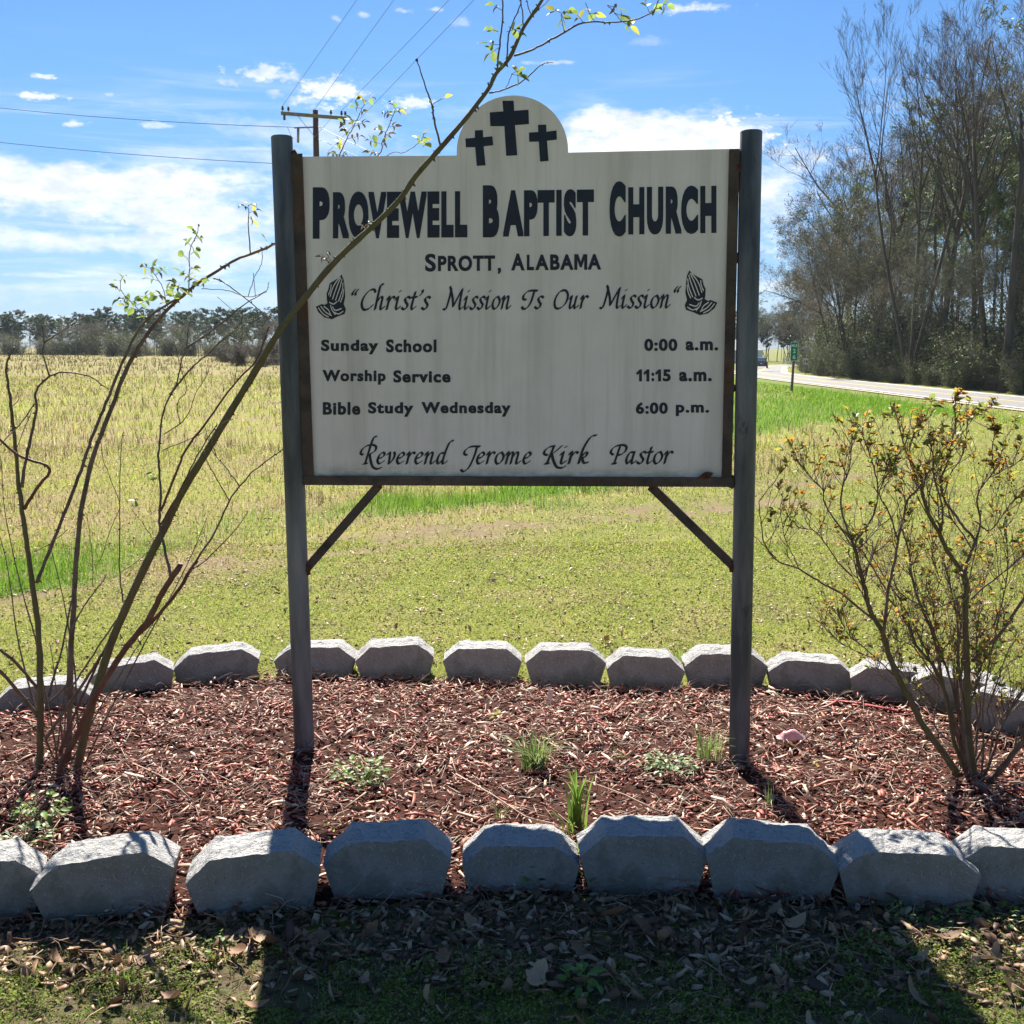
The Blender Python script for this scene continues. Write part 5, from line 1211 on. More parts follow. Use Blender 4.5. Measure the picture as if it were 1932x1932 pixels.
def bare_arch(seed, H, r, forks=1, up=.12, spread=.6, maxlev=5, nchild=(3, 5), clear=.3, leafy=0, minr=.006, first=.25):
    q = random.Random(seed); trunk = []; twigs = []
    if forks == 1: grow(q, (0, 0, 0), (q.gauss(0, .04), q.gauss(0, .04), 1), H*.72, r, 0, maxlev, trunk, twigs, up, spread, nchild, .06, minr)
    else:
        for f in range(forks):
            a = q.uniform(0, 6.28); a = 0 if f == 0 else (math.pi*(f/ (forks/2)) + q.uniform(-.3, .3)); grow(q, (0, 0, 0), (math.cos(a)*.28, math.sin(a)*.28, 1), H*.72, r*.75, 0, maxlev, trunk, twigs, up, spread, nchild, .06, minr)
    tm = MB()
    for pts, rr in trunk: tm.tube(pts, rr, 7)
    V, F = tri_tubes(twigs)
    return mesh_from('trunk', tm, M_bark, smooth=True), V, F, twigs
def tree_mesh_leaves(rg_, twigs, n, size, cols, drop=.0):
    i = rg_.choice(len(twigs), n); P = np.array([twigs[k][1] for k in i])+rg_.normal(0, size*1.2, (n, 3)); P[:, 2] -= np.abs(rg_.normal(0, drop, n))
    V, F = flecks(P, size*rg_.uniform(.6, 1.4, n), size*rg_.uniform(.4, .9, n), rg_, 1.3); return V, F, np.repeat(pick(cols, rg_, n, None, .25), 4, 0)
ARCH = {}
twc = [(.12, .10, .085), (.20, .17, .15), (.07, .058, .048)]
def reg(name, me_t, V, F, extra=None, seed=0, group=None):
    rq = np.random.RandomState(seed); nt = len(F)//3 if len(F) else 0
    T = np.repeat(pick(twc, rq, nt, None, .15), 6, 0) if nt else np.zeros((0, 3)); parts_ = [(V, F, T)] if nt else []
    mi = [0]*len(F)
    if extra is not None: parts_.append(extra); mi += [1]*len(extra[1])
    V, F, T = cat_meshes(parts_); me = bpy.data.meshes.new('crown')
    o = big('crown', V, F, [M_twigt, M_needle], tint=T, matidx=mi, kind=None); me = o.data; bpy.data.objects.remove(o)
    ARCH[name] = (me_t, me)
for k in range(4):
    t, V, F, tw_ = bare_arch(100+k*7, 14.5, .17, 1, .06, .66, 5, (3, 5), minr=.006); print('bare', k, len(tw_)); reg('bare%d' % k, t, V, F, None, k)
t, V, F, tw_ = bare_arch(207, 14, .15, 3, .10, .5, 5, (3, 5), minr=.0045); print('fork', len(tw_)); reg('fork', t, V, F, None, 9)
olive = [(.05, .08, .022), (.09, .125, .035), (.20, .21, .08), (.03, .045, .015)]
brushc = [(.18, .15, .10), (.13, .14, .06), (.24, .20, .14), (.09, .10, .04)]
for k in range(3):      # brushy, half evergreen masses with drooping twigs
    t, V, F, tw_ = bare_arch(300+k*11, 11.5, .12, 3, -.01, .85, 5, (4, 6), minr=.0045); print('brush', len(tw_))
    reg('brush%d' % k, t, V, F, tree_mesh_leaves(np.random.RandomState(k), tw_, 9500, .11, olive if k != 1 else brushc, .1), 20+k)
def pine(seed, H, crown0=.45, dens=1.0, wid=.20, size=.34, cols=None, nb=34, wf=.17):
    q = random.Random(seed); rq = np.random.RandomState(seed); tm = MB(); k = 9; pts = []; x = y = 0
    for i in range(k+1): pts.append((x, y, H*i/k)); x += q.gauss(0, .06); y += q.gauss(0, .06)
    tm.tube(pts, [.13*(1-.85*i/k)*H/14 for i in range(k+1)], 8)
    segs = []; cl = []
    for b in range(nb):
        t = crown0+(1-crown0)*(b+q.random())/nb; i = min(k-1, int(t*k)); f = t*k-i; p = np.array(pts[i])*(1-f)+np.array(pts[i+1])*f
        a = q.uniform(0, 6.283); L = H*wid*(math.sin(math.pi*min(1, (1-(t-crown0)/(1-crown0))*.75+.18)))*q.uniform(.5, 1.15); d = np.array([math.cos(a), math.sin(a), q.uniform(-.05, .45)]); prev = p; r = .035
        for j in range(4):
            nx_ = prev+d*L/4; segs.append((prev, nx_, r, r*.7)); r *= .7; prev = nx_; d = d+np.array([q.gauss(0, .15), q.gauss(0, .15), .08])
            if j: 
                for _ in range(2 if j < 3 else 4): cl.append(prev+np.array([q.gauss(0, L*.13), q.gauss(0, L*.13), q.gauss(.05, L*.08)]))
    for _ in range(6): cl.append(np.array(pts[-1])+np.array([q.gauss(0, .3), q.gauss(0, .3), q.uniform(-.4, .3)]))
    cl = np.array(cl); m_ = int(24*dens); P = np.repeat(cl, m_, 0); n = len(P); dirs = rq.normal(0, 1, (n, 3)); dirs[:, 2] += .3; dirs /= np.linalg.norm(dirs, axis=1)[:, None]
    P = P+dirs*(size*rq.uniform(.1, 1.0, n))[:, None]*np.array([1.1, 1.1, .75]); 
    V2, F2 = flecks(P, size*rq.uniform(.5, .95, n), size*wf*rq.uniform(.6, 1.3, n), rq, 1.3)
    T2 = np.repeat(pick(cols or [(.05, .09, .03), (.08, .125, .04), (.11, .15, .055), (.14, .17, .07)], rq, n, None, .2), 4, 0)
    V, F = tri_tubes(segs); return mesh_from('trunk', tm, M_bark2, smooth=True), V, F, (V2, F2, T2)
for k in range(3):
    t, V, F, e = pine(400+k, 14, (.55, .35, .62)[k], 1.0, (.17, .19, .15)[k]); reg('pine%d' % k, t, V, F, e, 40+k)
for k in range(3):   # far pines: coarse
    t, V, F, e = pine(450+k, 16, (.34, .44, .38)[k], .8, .25, .55, [(.03, .055, .025), (.045, .075, .03), (.06, .095, .04)], 34, .5); reg('farpine%d' % k, t, V, F, e, 50+k)
# shrubs
def shrub(seed, H, Wd, n, size, cols, twign=500):
    q = random.Random(seed); rq = np.random.RandomState(seed); segs = []; tm = MB(); tips_ = []
    for s_ in range(14):
        a = q.uniform(0, 6.28); d = np.array([math.cos(a)*.5, math.sin(a)*.5, 1]); p = np.array([q.gauss(0, Wd*.15), q.gauss(0, Wd*.15), 0]); L = H*q.uniform(.5, .95); r = .03; pl = [p]
        for j in range(5): d = d+np.array([q.gauss(0, .2), q.gauss(0, .2), .02]); d /= np.linalg.norm(d); nx_ = pl[-1]+d*L/5; pl.append(nx_)
        tm.tube(pl, [.03, .025, .02, .015, .01, .006], 5)
        for _ in range(twign//14):
            i = q.randint(1, 5); p = pl[i]; dd = np.array([q.gauss(0, 1), q.gauss(0, 1), q.gauss(.1, .6)]); dd /= np.linalg.norm(dd); L2 = q.uniform(.15, .5)*Wd*.5
            m1 = p+dd*L2*.5; m2 = m1+(dd+np.array([q.gauss(0, .4), q.gauss(0, .4), q.gauss(-.1, .3)]))*L2*.5; segs += [(p, m1, .009, .007), (m1, m2, .007, .005)]; tips_.append(m2)
    V, F = tri_tubes(segs); ti = np.array(tips_); P = ti[rq.choice(len(ti), n)]+rq.normal(0, Wd*.07, (n, 3)); P[:, 2] = np.abs(P[:, 2])
    V2, F2 = flecks(P, size*rq.uniform(.6, 1.4, n), size*rq.uniform(.4, .9, n), rq, 1.3)
    return mesh_from('stem', tm, M_bark, smooth=True), V, F, (V2, F2, np.repeat(pick(cols, rq, n, None, .25), 4, 0))
for k in range(4):
    t, V, F, e = shrub(500+k, (2.6, 3.4, 2.2, 4.2)[k], (3.0, 3.2, 3.4, 3.0)[k], (3600, 4200, 1500, 5000)[k], (.10, .10, .08, .11)[k], (olive, olive+[(.11, .14, .05)], brushc, olive)[k], (900, 900, 1700, 900)[k]); reg('shrub%d' % k, t, V, F, e, 60+k)
def plant(arch, name, label, cat, x, y, z, s, rz, group=None, sxy=None):
    t_, c_ = ARCH[arch]; o = thing(name, label, cat, (x, y, z), rz, group); o.scale = (s*(sxy or 1), s*(sxy or 1), s)
    a = inst('stem' if arch.startswith('shrub') else 'trunk', t_, o); b = inst('foliage' if arch.startswith('shrub') else 'crown', c_, o)
    return o
HH = {'bare': 14.5, 'fork': 14, 'brush': 11.5, 'pine': 14, 'farpine': 16}
def zat(x, y): return gzf(max(x, 20) if x > 8 else x, y)-.05
def edgeX(Y): return float(np.interp(Y, [40, 70, 95, 110, 124, 138, 154, 172, 191, 208, 222], [29.3, 29.3, 29.2, 29.6, 31.4, 34.8, 39.2, 44, 50, 60, 78]))
def by_px(arch, name, label, cat, px, Y, top, rz=0, group=None, sxy=None, hmul=1.0):
    if Y < 45:          # Y is then the distance behind the wood's edge
        d_ = Y; best = None; y_ = 55.0
        while y_ < 205:
            e_ = abs(A(px, 720, y_).x-edgeX(y_)-d_)
            if best is None or e_ < best[0]: best = (e_, y_)
            y_ += .5
        Y = best[1]
    p = A(px, 700, Y); z = zat(p.x, Y); H = A(px, top, Y).z - z; base = HH[arch.rstrip('0123')]; return plant(arch, name, label, cat, p.x, Y, z, H/base*hmul, rz, group, sxy)
by_px('bare0', 'bare_tree', 'tallest bare tree with its crown running out of the top right corner', 'tree', 1892, .8, -10, .4)
by_px('bare1', 'bare_tree', 'thin bare trunk just left of the tallest bare tree', 'tree', 1862, 2.2, 60, 2.1, sxy=.85)
by_px('bare2', 'bare_tree', 'slender bare tree with dark straight trunk left of the two big right trunks', 'tree', 1834, 3.0, 130, 1.0, sxy=.8)
by_px('fork', 'bare_tree', 'bare tree forking low in a wide V near the middle of the wood edge', 'tree', 1716, 1.2, 95, .15, sxy=.85)
by_px('bare3', 'bare_tree', 'bare tree with a fan of upright twigs above the dense evergreens', 'tree', 1640, 3, 205, 3.0, sxy=1.25)
by_px('bare1', 'bare_tree', 'feathery bare tree behind the left end of the wood edge', 'tree', 1600, 7, 250, .8, sxy=1.15)
by_px('bare2', 'bare_tree', 'tall thin bare tree between the forked tree and the corner tree', 'tree', 1775, 4, 100, 4.0)
by_px('bare0', 'bare_tree', 'pale bare tree reaching left over the road from behind the wood', 'tree', 1545, 12, 440, 5.0, sxy=1.2)
by_px('bare3', 'bare_tree', 'low faint bare tree at the left tip of the wood', 'tree', 1515, 170, 530, 2.0, sxy=1.1)
by_px('pine0', 'pine_tree', 'pine with a rounded high crown standing in front of the sky by the forked tree', 'tree', 1748, 6, 205, 0)
by_px('pine1', 'pine_tree', 'pine at the right picture edge with dark tufts against the sky', 'tree', 1940, 5, 35, 1.2)
by_px('pine2', 'pine_tree', 'dark pine left of the big right trunks', 'tree', 1828, 7, 262, 2.2, sxy=1.2)
by_px('pine1', 'pine_tree', 'pine with low green boughs behind the slender bare tree', 'tree', 1795, 9, 330, 4.1, sxy=1.2)
by_px('pine1', 'pine_tree', 'shorter pine against the right edge below the dark tufts', 'tree', 1915, 6, 240, 5.1, sxy=1.2)
by_px('brush0', 'evergreen_tree', 'dense brushy evergreen tree in the middle of the wood edge', 'tree', 1612, 3.5, 330, .3, sxy=.85)
by_px('brush1', 'brushy_tree', 'broad brown brushy tree with drooping twigs over the verge', 'tree', 1600, 2, 440, 1.7, sxy=.85)
by_px('brush2', 'evergreen_tree', 'dark rounded evergreen at the left shoulder of the wood', 'tree', 1575, 4, 385, 2.9, sxy=.8)
by_px('brush0', 'evergreen_tree', 'lower dark evergreen sloping down to the left end of the wood', 'tree', 1545, 3, 480, 4.0, sxy=.8)
by_px('brush1', 'brushy_tree', 'last brushy tree at the left tip of the wood beside the route sign', 'tree', 1528, 2, 560, 5.2, sxy=.9)
by_px('brush2', 'brushy_tree', 'brushy tree filling the gap left of the forked tree', 'tree', 1668, 3, 420, .9, sxy=.8)
by_px('brush1', 'brushy_tree', 'brushy tree behind the forked trunk', 'tree', 1735, 4, 480, 2.6, sxy=.9)
by_px('brush0', 'evergreen_tree', 'evergreen thicket tree under the slender bare tree', 'tree', 1800, 2, 455, 3.3, sxy=.7)
by_px('brush2', 'evergreen_tree', 'evergreen thicket tree beside the right picture edge', 'tree', 1925, 3, 400, 1.1, sxy=.75)
q = random.Random(77)
# the wood's depth: more trees behind the edge
for i in range(30):
    Y = q.uniform(62, 165); x = edgeX(Y)+2.5+q.random()**1.1*26; px = 966+x/Y*FPX
    if px > 2120: continue
    topmax = np.interp(px, [1440, 1480, 1530, 1580, 1650, 1720, 1800, 1870, 1950, 2300], [655, 620, 500, 360, 300, 250, 200, 150, 110, 110])
    a = q.choice(['bare0', 'bare1', 'bare2', 'pine0', 'pine1', 'pine2', 'pine1'] if px > 1640 else ['bare0', 'bare2', 'pine1', 'brush0', 'brush1', 'brush2', 'brush0'])
    top = topmax+q.uniform(0, 170)+(120 if a[:2] == 'br' else 0); z = zat(x, Y); H = EYE+(655-top)/FPX*Y*1.0 - z; H = min(H, 27)
    if H < 5: continue
    nm = {'bare': 'bare_tree', 'pine': 'pine_tree', 'brus': 'brushy_tree'}[a[:4]]
    lab = {'bare': 'bare grey tree standing deeper in the wood beyond the road', 'pine': 'pine standing deeper in the wood beyond the road', 'brus': 'brushy tree standing deeper in the wood beyond the road'}[a[:4]]
    plant(a, nm, lab, 'tree', x, Y, z, H/HH[a.rstrip('0123')], q.uniform(0, 6.28), {'bare': 'bare trees deeper in the wood', 'pine': 'pines deeper in the wood', 'brus': 'brushy trees deeper in the wood'}[a[:4]], q.uniform(.7, .95))
# undergrowth along the far verge
yy0 = 58.0; i = 0
while yy0 < 200:
    for j in range(4):
        a = q.choice(['shrub0', 'shrub1', 'shrub2', 'shrub3', 'shrub3']); yy = yy0+q.uniform(-1.5, 1.5); xx = edgeX(yy)+.9+q.uniform(-.3, .9)+j*1.7; s_ = q.uniform(.65, 1.05)*(.75+.48*j)
        if 966+xx/yy*FPX < 2040: plant(a, 'undergrowth_shrub', 'twiggy brown and olive shrub of the thicket along the far road verge', 'shrub', xx, yy, zat(xx, yy), s_, q.uniform(0, 6.28), 'thicket shrubs along the far verge')
    yy0 += 2.6+max(0, yy0-100)*.03
# ---- tree line across the left field
def row(n, x0, x1, yf, arches, hs, lab, grp, nm, cat='tree', seed=1, jit=12):
    q = random.Random(seed)
    for i in range(n):
        u = (i+q.uniform(-.4, .4))/n; x = x0+(x1-x0)*u; y = yf(x)+q.uniform(0, jit); a = q.choice(arches); base = HH.get(a.rstrip('0123'), 3.0)
        plant(a, nm, lab, cat, x, y, 0, q.uniform(*hs)/base, q.uniform(0, 6.28), grp, q.uniform(.9, 1.2))
yf = lambda x: np.interp(x, [-190, -95, -40, 10], [262, 242, 196, 178])
row(46, -160, 0, yf, ['farpine0', 'farpine1', 'farpine2'], (7.2, 9.4), 'tall pine with rounded crown in the tree line across the field', 'pines across the field', 'pine_tree', seed=3, jit=10)
row(40, -160, 0, lambda x: yf(x)+14, ['farpine0', 'farpine2', 'farpine1'], (7.0, 9.0), 'tall pine with rounded crown in the tree line across the field', 'pines across the field', 'pine_tree', seed=4, jit=14)
row(26, -120, 6, lambda x: yf(x)-8, ['bare0', 'bare1', 'brush1', 'bare3'], (4.5, 7.0), 'greyish bare tree in front of the far pines', 'bare trees across the field', 'bare_tree', seed=5, jit=6)
row(64, -155, 4, lambda x: yf(x)-14, ['shrub0', 'shrub1', 'shrub1', 'shrub2', 'shrub3'], (3.0, 5.4), 'low brush at the foot of the far tree line', 'brush across the field', 'field_edge_shrub', 'shrub', seed=6, jit=8)
row(60, -118, 4, lambda x: yf(x)+4, ['pine1', 'farpine0', 'pine1'], (6.0, 8.2), 'dark evergreen filling the tree line across the field', 'evergreens across the field', 'evergreen_tree', seed=8, jit=8)
for (px, Y, s_, a, lab) in ((220, 190, 1.8, 'shrub1', 'pale green rounded shrub before the far tree line'), (255, 186, 1.3, 'shrub1', 'smaller pale shrub right of the rounded one before the far tree line'), (455, 96, .95, 'shrub2', 'brown twiggy brush at the field edge left of the left post'), (490, 92, .9, 'shrub2', 'brown twiggy brush directly beside the left post in the distance'), (515, 100, 1.0, 'shrub2', 'brown brush half hidden behind the left post'), (425, 120, .9, 'shrub2', 'low brown brush left end of the near brush row')):
    p = A(px, 680, Y); plant(a, 'field_edge_shrub', lab, 'shrub', p.x, Y, 0, s_, px)
# far end of the road
qq = random.Random(9)
for i in range(34):
    px = qq.uniform(1385, 1560); Y = qq.uniform(245, 290); p = A(px, 680, Y); a = qq.choice(['farpine0', 'bare1', 'bare3', 'brush1', 'farpine2', 'brush0']); H = qq.uniform(8, 12) if px < 1500 else qq.uniform(9, 14)
    plant(a, 'distant_tree', 'hazy brown tree closing the view at the end of the road', 'tree', p.x, Y, gzf(p.x, Y), H/HH[a.rstrip('0123')], qq.uniform(0, 6), 'trees at the end of the road')
by_px('pine1', 'pine_tree', 'dark pine peeking out behind the right sign post', 'tree', 1412, 140, 560, 1.0)

# ------------------------------------------------------------------ utility pole and wires
M_wood = mat('pole_wood', (.11, .07, .05), (.20, .14, .11), 4, .9, .4, 30, stretch=(1, 1, .2)); M_ins = mat('dark_insulator', (.07, .03, .03), (.10, .05, .05), 20, .4); M_grey = mat('galvanized', (.25, .26, .27), (.35, .36, .37), 20, .5, metal=.4); M_wire = mat('wire', (.10, .11, .13), (.12, .13, .15), 20, .6)
YP = 43.0; pt = A(594, 208, YP); pole = thing('utility_pole', 'wooden utility pole with a crossarm rising behind the left end of the sign', 'utility pole', (pt.x, YP, 0))
L_ = lambda x, y, dy=0: A(x, y, YP+dy)
cdir = Vector((1, .42, 0)).normalized()
pb = lambda p: Vector(p)-Vector((pt.x, YP, 0))
mb = MB(); mb.tube([(0, 0, -.1), (0, 0, 5), (.02, 0, pt.z)], [.16, .135, .105], 12); obj('pole', mb, M_wood, pole, smooth=True)
zc = L_(594, 220).z; ca = Vector((0, -.13, zc))-cdir*1.22; cb = Vector((0, -.13, zc))+cdir*1.22
mb = MB(); mb.bar(ca, cb, .09, .115); obj('crossarm', mb, mat('crossarm_wood', (.20, .18, .12), (.28, .25, .18), 6, .9), pole)
for sgn in (-1, 1):
    mb = MB(); mb.bar(Vector((0, -.13, zc-.75)), Vector((0, -.15, zc-.04))+cdir*sgn*.62, .03, .012); obj('crossarm_brace', mb, M_grey, pole)
ins_pts = []
for s_, kk in ((-1.16, 0), (-.95, 0), (.62, 0), (1.02, 0), (1.16, 0)):
    c_ = Vector((0, -.13, zc+.06))+cdir*s_; mb = MB()
    mb.lathe(c_, [(.012, 0), (.012, .05), (.05, .055), (.035, .09), (.055, .10), (.03, .15), (.045, .16), (.02, .20)], 10); obj('insulator', mb, M_ins, pole, smooth=True); ins_pts.append(c_+Vector((0, 0, .2)))
for s_, dz_ in ((-1.1, -.12), (1.12, -.12), (1.0, -.2)):
    c_ = Vector((0, -.16, zc+dz_))+cdir*s_; mb = MB(); mb.lathe(c_-Vector((0, 0, .12)), [(.02, 0), (.06, .03), (.03, .06), (.06, .09), (.03, .12), (.05, .15), (.02, .2)], 8); obj('hanging_insulator', mb, M_ins, pole, smooth=True)
mb = MB(); c_ = Vector((-.62, -.15, zc-.95)); mb.tube([c_, c_+Vector((.02, 0, .55))], [.045, .05], 8); obj('fused_cutout', mb, M_grey, pole, smooth=True)
mb = MB(); mb.bar(Vector((-.75, -.12, zc-.42)), Vector((-.05, -.12, zc-.40)), .05, .05); obj('cutout_bracket', mb, M_grey, pole)
mb = MB(); mb.tube([Vector((-1.0, -.13, zc-.4)), Vector((-.85, -.15, zc-.75)), Vector((-.6, -.15, zc-.9)), Vector((-.62, -.15, zc-.45))], .009, 4); obj('jumper_wire', mb, M_wire, pole)
W0 = Vector((pt.x, YP, 0))
def wire(a, b, sag, lab, r=.006, n=22):
    pts = [a.lerp(b, i/n)-Vector((0, 0, sag*4*(i/n)*(1-i/n))) for i in range(n+1)]; mb = MB(); mb.tube(pts, r, 4); tag(obj('power_line', mb, M_wire), lab, 'power line')
def thru(a, px, py, Yt, k):
    b = A(px, py, Yt); return a+(b-a)*k
a1 = W0+ins_pts[0]; wire(a1, thru(a1, 673, 0, 33.6, 5.2), .0, 'power line running up and out of the picture from the crossarm left end')
a2 = W0+Vector((0, -.05, pt.z+.02)); wire(a2, thru(a2, 743, 0, 33.0, 5.2), .0, 'power line rising from the pole top')
a3 = W0+ins_pts[3]; wire(a3, thru(a3, 847, 0, 32.0, 5.2), .0, 'power line rising from the crossarm right end')
a4 = A(616, 290, 43.5); wire(a4, thru(a4, 894, 0, 30.5, 5.0), .0, 'lowest rising power line crossing the bare rose twigs')
wire(W0+Vector((-.1, -.13, zc-.42)), A(-60, 197, 52), .15, 'upper power line running off the left edge', .012); wire(W0+Vector((0, -.1, zc-1.75)), A(-60, 262, 50), .12, 'lower power line running off the left edge', .012)
a5 = W0+Vector((0, 0, zc-.3)); wire(a5, a5+(A(702, 288, 38)-a5)*1.6, 0, 'guy wire slanting down to the right from the pole', .008); a6 = W0+Vector((0, 0, zc-.75)); wire(a6, a6+(A(663, 290, 40)-a6)*2.2, 0, 'lower guy wire slanting down to the right from the pole', .008)

# ------------------------------------------------------------------ road signs, car, house, fence
M_green = mat('sign_green', (.008, .17, .085), (.012, .20, .10), 10, .45); M_white = mat('sign_white', (.62, .63, .62), (.72, .73, .72), 10, .5); M_postw = mat('sign_post_wood', (.13, .10, .075), (.20, .16, .12), 10, .9)
def txt3(word, c, w_, h_, m, parent, bold=.02, nm='lettering'):
    cu = bpy.data.curves.new('l', 'FONT'); cu.body = word; cu.offset = bold; cu.extrude = 0; o = bpy.data.objects.new('l', cu); C.objects.link(o); dg = bpy.context.evaluated_depsgraph_get(); me = bpy.data.meshes.new_from_object(o.evaluated_get(dg)); bpy.data.objects.remove(o)
    xs = [v.co.x for v in me.vertices]; ys = [v.co.y for v in me.vertices]; mb = MB()
    mb.add([(c[0]+((v.co.x-min(xs))/(max(xs)-min(xs))-.5)*w_, c[1], c[2]+((v.co.y-min(ys))/(max(ys)-min(ys))-.5)*h_) for v in me.vertices], [tuple(p.vertices) for p in me.polygons]); return obj(nm, mb, m, parent)
def rrect(w_, h_, r, n=5):
    out_ = []
    for cx, cz, a0 in ((w_/2-r, h_/2-r, 0), (-w_/2+r, h_/2-r, 90), (-w_/2+r, -h_/2+r, 180), (w_/2-r, -h_/2+r, 270)):
        for i in range(n+1): a = R(a0+90*i/n); out_.append((cx+r*math.cos(a), cz+r*math.sin(a)))
    return out_[::-1]
Ym = 40.3; b = A(1496, 736, Ym); g_ = gzf(b.x, Ym); ms = thing('mile_marker', 'tall green mile marker sign on a grey wooden post beside the road', 'road sign', (b.x, Ym, g_), R(-4)); zt = A(1500, 645, Ym).z-g_; zb = A(1500, 681, Ym).z-g_; zm = (zt+zb)/2; hh = zt-zb; ww = .27
mb = MB(); mb.bar((-.045, .03, -.1), (.0, .03, zb+.25), .085, .05, Vector((0, 1, 0))); obj('post', mb, M_postw, ms)
mb = MB(); mb.prism([(x, 0, zm+z) for x, z in rrect(ww, hh, .04)], (0, -1, 0), .006); pn = obj('border', mb, M_white, ms)
mb = MB(); mb.prism([(x, -.003, zm+z) for x, z in rrect(ww-.03, hh-.03, .03)], (0, -1, 0), .004); pn = obj('face', mb, M_green, ms)
txt3('MILE', (0, -.0055, zt-.13), .20, .10, M_white, pn, .03); txt3('2', (0, -.0055, zt-.32), .10, .15, M_white, pn, .03); txt3('6', (0, -.0055, zt-.53), .10, .15, M_white, pn, .03)
Yr = 117; p = A(1520, 690, Yr); gz0 = A(1519.5, 706, Yr).z; rsn = thing('route_sign', 'small white route 14 shield with a plate above on a thin post by the wood', 'road sign', (p.x, Yr, gz0)); zt = A(1520, 676, Yr).z-gz0
mb = MB(); mb.bar((0, .04, -1), (0, .04, zt), .06, .05, Vector((0, 1, 0))); obj('post', mb, M_postw, rsn)
mb = MB(); mb.prism([(x*.66, 0, zt-.32+z*.66) for x, z in ((-.34, -.5), (.30, -.5), (.36, -.30), (.5, -.1), (.44, .2), (.38, .5), (-.42, .5), (-.5, .1))][::-1], (0, -1, 0), .01); s_ = obj('shield', mb, M_white, rsn); txt3('14', (0, -.012, zt-.32), .38, .36, mat('sign_black', (.01, .01, .01), (.02, .02, .02)), s_, .03)
zz = A(1523, 660.5, Yr).z-gz0; mb = MB(); mb.bar((0, .04, zt-.1), (0, .04, zz), .04, .04, Vector((0, 1, 0))); obj('upper_post', mb, M_postw, rsn)
mb = MB(); mb.prism([(x+.05, 0, zz+z) for x, z in rrect(.62, .36, .04)], (0, -1, 0), .01); obj('direction_plate', mb, mat('back_plate_grey', (.30, .30, .30), (.36, .36, .36)), rsn)
# car seen from behind
Yc = 176; cp = A(1437, 691, Yc); zg = gzf(cp.x, Yc)+.08
car = thing('car', 'dark blue car seen from behind on the distant road bend', 'car', (cp.x, Yc, zg), R(-14))
M_carp = mat('dark_blue_paint', (.01, .014, .035), (.014, .018, .045), 10, .25, spec=.6); M_glass = mat('car_glass', (.35, .42, .50), (.40, .48, .56), 5, .08, spec=.9); M_tyre = mat('tyre', (.015, .015, .015), (.02, .02, .02)); M_red = mat('tail_light_red', (.35, .01, .01), (.4, .02, .02), 10, .3)
def loft(secs, m, nm, parent):
    mb = MB(); k = len(secs[0])
    for s_ in secs: mb.v.extend(s_)
    for i in range(len(secs)-1):
        for j in range(k): a = i*k+j; b_ = i*k+(j+1) % k; mb.f.append((a, b_, b_+k, a+k))
    mb.f.append(tuple(range(k-1, -1, -1))); mb.f.append(tuple((len(secs)-1)*k+j for j in range(k))); return obj(nm, mb, m, parent, smooth=False)
def sect(y, w_, z0, z1, ch=.1): return [(-w_/2, y, z0), (-w_/2, y, z1-ch), (-w_/2+ch, y, z1), (w_/2-ch, y, z1), (w_/2, y, z1-ch), (w_/2, y, z0)]
loft([sect(-2.2, 1.66, .40, .92), sect(-2.1, 1.8, .28, 1.0), sect(-1.0, 1.86, .25, 1.02), sect(1.0, 1.86, .25, 1.0), sect(2.0, 1.78, .28, .82), sect(2.3, 1.6, .4, .70)], M_carp, 'body', car)
cab = loft([sect(-1.95, 1.50, .98, 1.05, .03), sect(-1.55, 1.36, .98, 1.55, .1), sect(.3, 1.34, .98, 1.62, .1), sect(1.25, 1.45, .96, 1.04, .03)], M_carp, 'cabin', car)
mb = MB(); mb.add([(-.62, -1.975, 1.08), (.62, -1.975, 1.08), (.54, -1.60, 1.50), (-.54, -1.60, 1.50)], [(0, 1, 2, 3)]); obj('rear_window', mb, M_glass, cab)
for sx_ in (-1, 1):
    mb = MB(); mb.box((sx_*.72, -2.17, .84), .26, .06, .16); obj('tail_light', mb, M_red, car)
    for yy in (-1.35, 1.4):
        mb = MB(); mb.tube([(sx_*.72, yy, .33), (sx_*.93, yy, .33)], .33, 18); wl = obj('wheel', mb, M_tyre, car, smooth=False); mb = MB(); mb.tube([(sx_*.93, yy, .33), (sx_*.945, yy, .33)], .2, 12); obj('rim', mb, M_grey, wl)
mb = MB(); mb.box((0, -2.215, .72), .32, .02, .16); obj('number_plate', mb, M_white, car)
mb = MB(); mb.box((0, -2.22, .45), 1.62, .12, .18); obj('bumper', mb, M_carp, car)
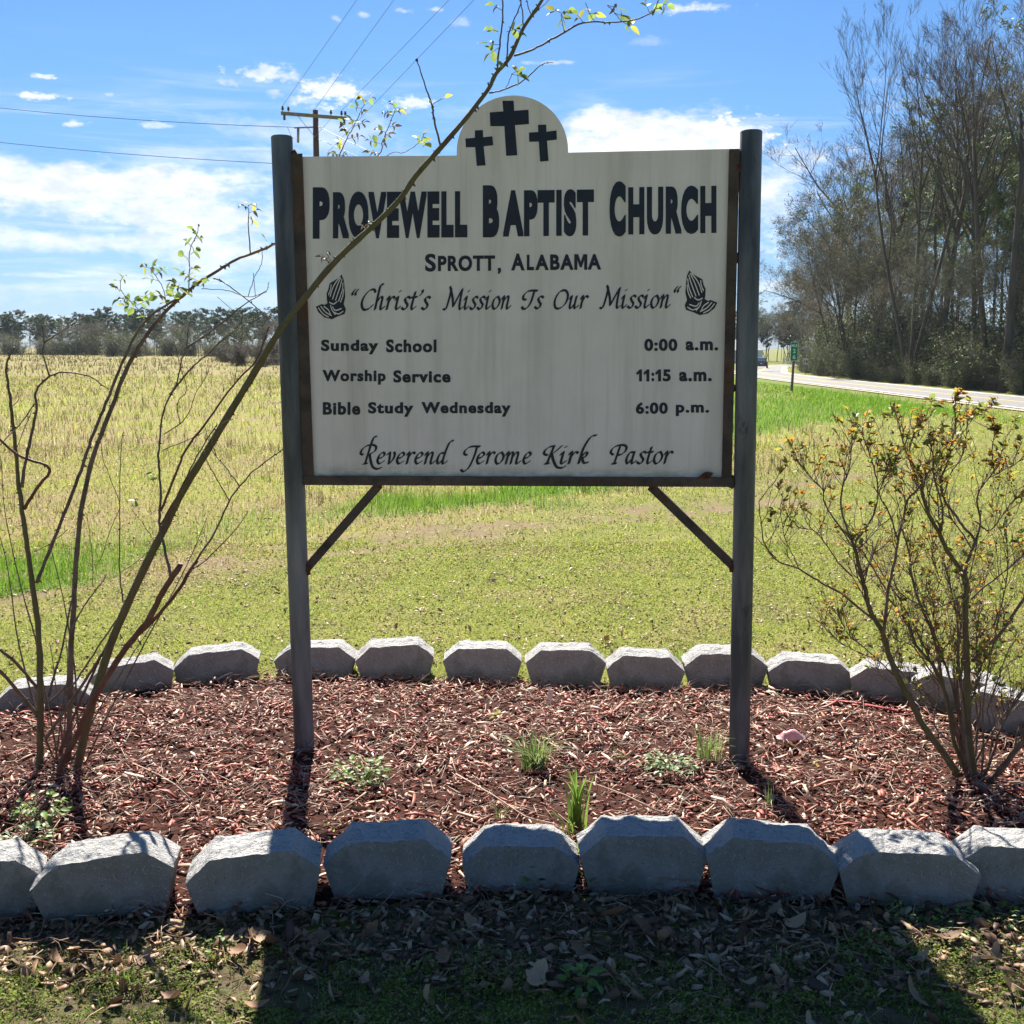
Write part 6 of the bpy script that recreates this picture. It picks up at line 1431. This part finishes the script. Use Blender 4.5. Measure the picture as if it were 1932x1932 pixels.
# white house end at the bend
Yh = 235; hp = A(1426, 684, Yh); zh = gzf(hp.x, Yh); house = thing('white_house', 'small white house showing past the right sign post at the end of the road', 'house', (hp.x-3.4, Yh, zh-.3), R(8))
mb = MB(); mb.add([(-5, 0, 0), (5, 0, 0), (5, 0, 3.1), (-5, 0, 3.1), (-5, 7, 0), (5, 7, 0), (5, 7, 3.1), (-5, 7, 3.1), (-5, 3.5, 5.0), (5, 3.5, 5.0)], [(0, 1, 2, 3), (5, 4, 7, 6), (1, 5, 6, 9, 2), (4, 0, 3, 8, 7), (2, 9, 8, 3), (6, 7, 8, 9)]); obj('wall', mb, mat('white_siding', (.62, .63, .64), (.72, .73, .74), 4), house)
mb = MB(); mb.add([(-5.4, -.4, 3.0), (5.4, -.4, 3.0), (5.4, 3.5, 5.2), (-5.4, 3.5, 5.2), (5.4, 7.4, 3.0), (-5.4, 7.4, 3.0), (-5.4, -.4, 2.9), (5.4, -.4, 2.9), (5.4, 3.5, 5.08), (-5.4, 3.5, 5.08), (5.4, 7.4, 2.9), (-5.4, 7.4, 2.9)], [(0, 1, 2, 3), (3, 2, 4, 5), (7, 6, 9, 8), (8, 9, 11, 10), (0, 6, 7, 1), (4, 10, 11, 5), (1, 7, 8, 2), (2, 8, 10, 4), (3, 9, 6, 0), (5, 11, 9, 3)]); obj('roof', mb, mat('pale_metal_roof', (.50, .50, .50), (.6, .6, .6), 4, .4), house)
for x_ in (1.2, 3.4): mb = MB(); mb.box((x_, -.03, 1.7), .9, .06, 1.2); obj('window', mb, M_glass, house)
# pale rail fence across the end of the view
fn = thing('rail_fence', 'low pale rail fence along the far side of the road bend', 'fence', (0, 0, 0)); fa = A(1478, 662, 225); fb = A(1545, 661, 235)
for i in range(9):
    p = fa.lerp(fb, i/8); z0 = gzf(p.x, p.y); mb = MB(); mb.bar((p.x, p.y, z0-.1), (p.x, p.y, z0+1.25), .14, .14, Vector((0, 1, 0))); obj('fence_post', mb, M_white, fn)
for hgt in (.5, .85, 1.2):
    mb = MB(); mb.bar((fa.x, fa.y-.08, gzf(fa.x, fa.y)+hgt), (fb.x, fb.y-.08, gzf(fb.x, fb.y)+hgt), .04, .14); obj('fence_rail', mb, M_white, fn)
# ------------------------------------------------------------------ thin humid air
hz = MB(); hz.box((0, 470, 19), 1500, 1000, 46)
m = bpy.data.materials.new('haze'); m.use_nodes = True; t = NT(m.node_tree); m.node_tree.nodes.remove(m.node_tree.nodes['Principled BSDF'])
v = t.new('ShaderNodeVolumePrincipled'); v.inputs['Color'].default_value = (.78, .88, 1, 1); v.inputs['Density'].default_value = .00015; v.inputs['Anisotropy'].default_value = .0
t.l.new(v.outputs[0], m.node_tree.nodes['Material Output'].inputs['Volume'])
tag(obj('haze', hz, m), 'thin bluish haze over the far fields', kind='stuff')
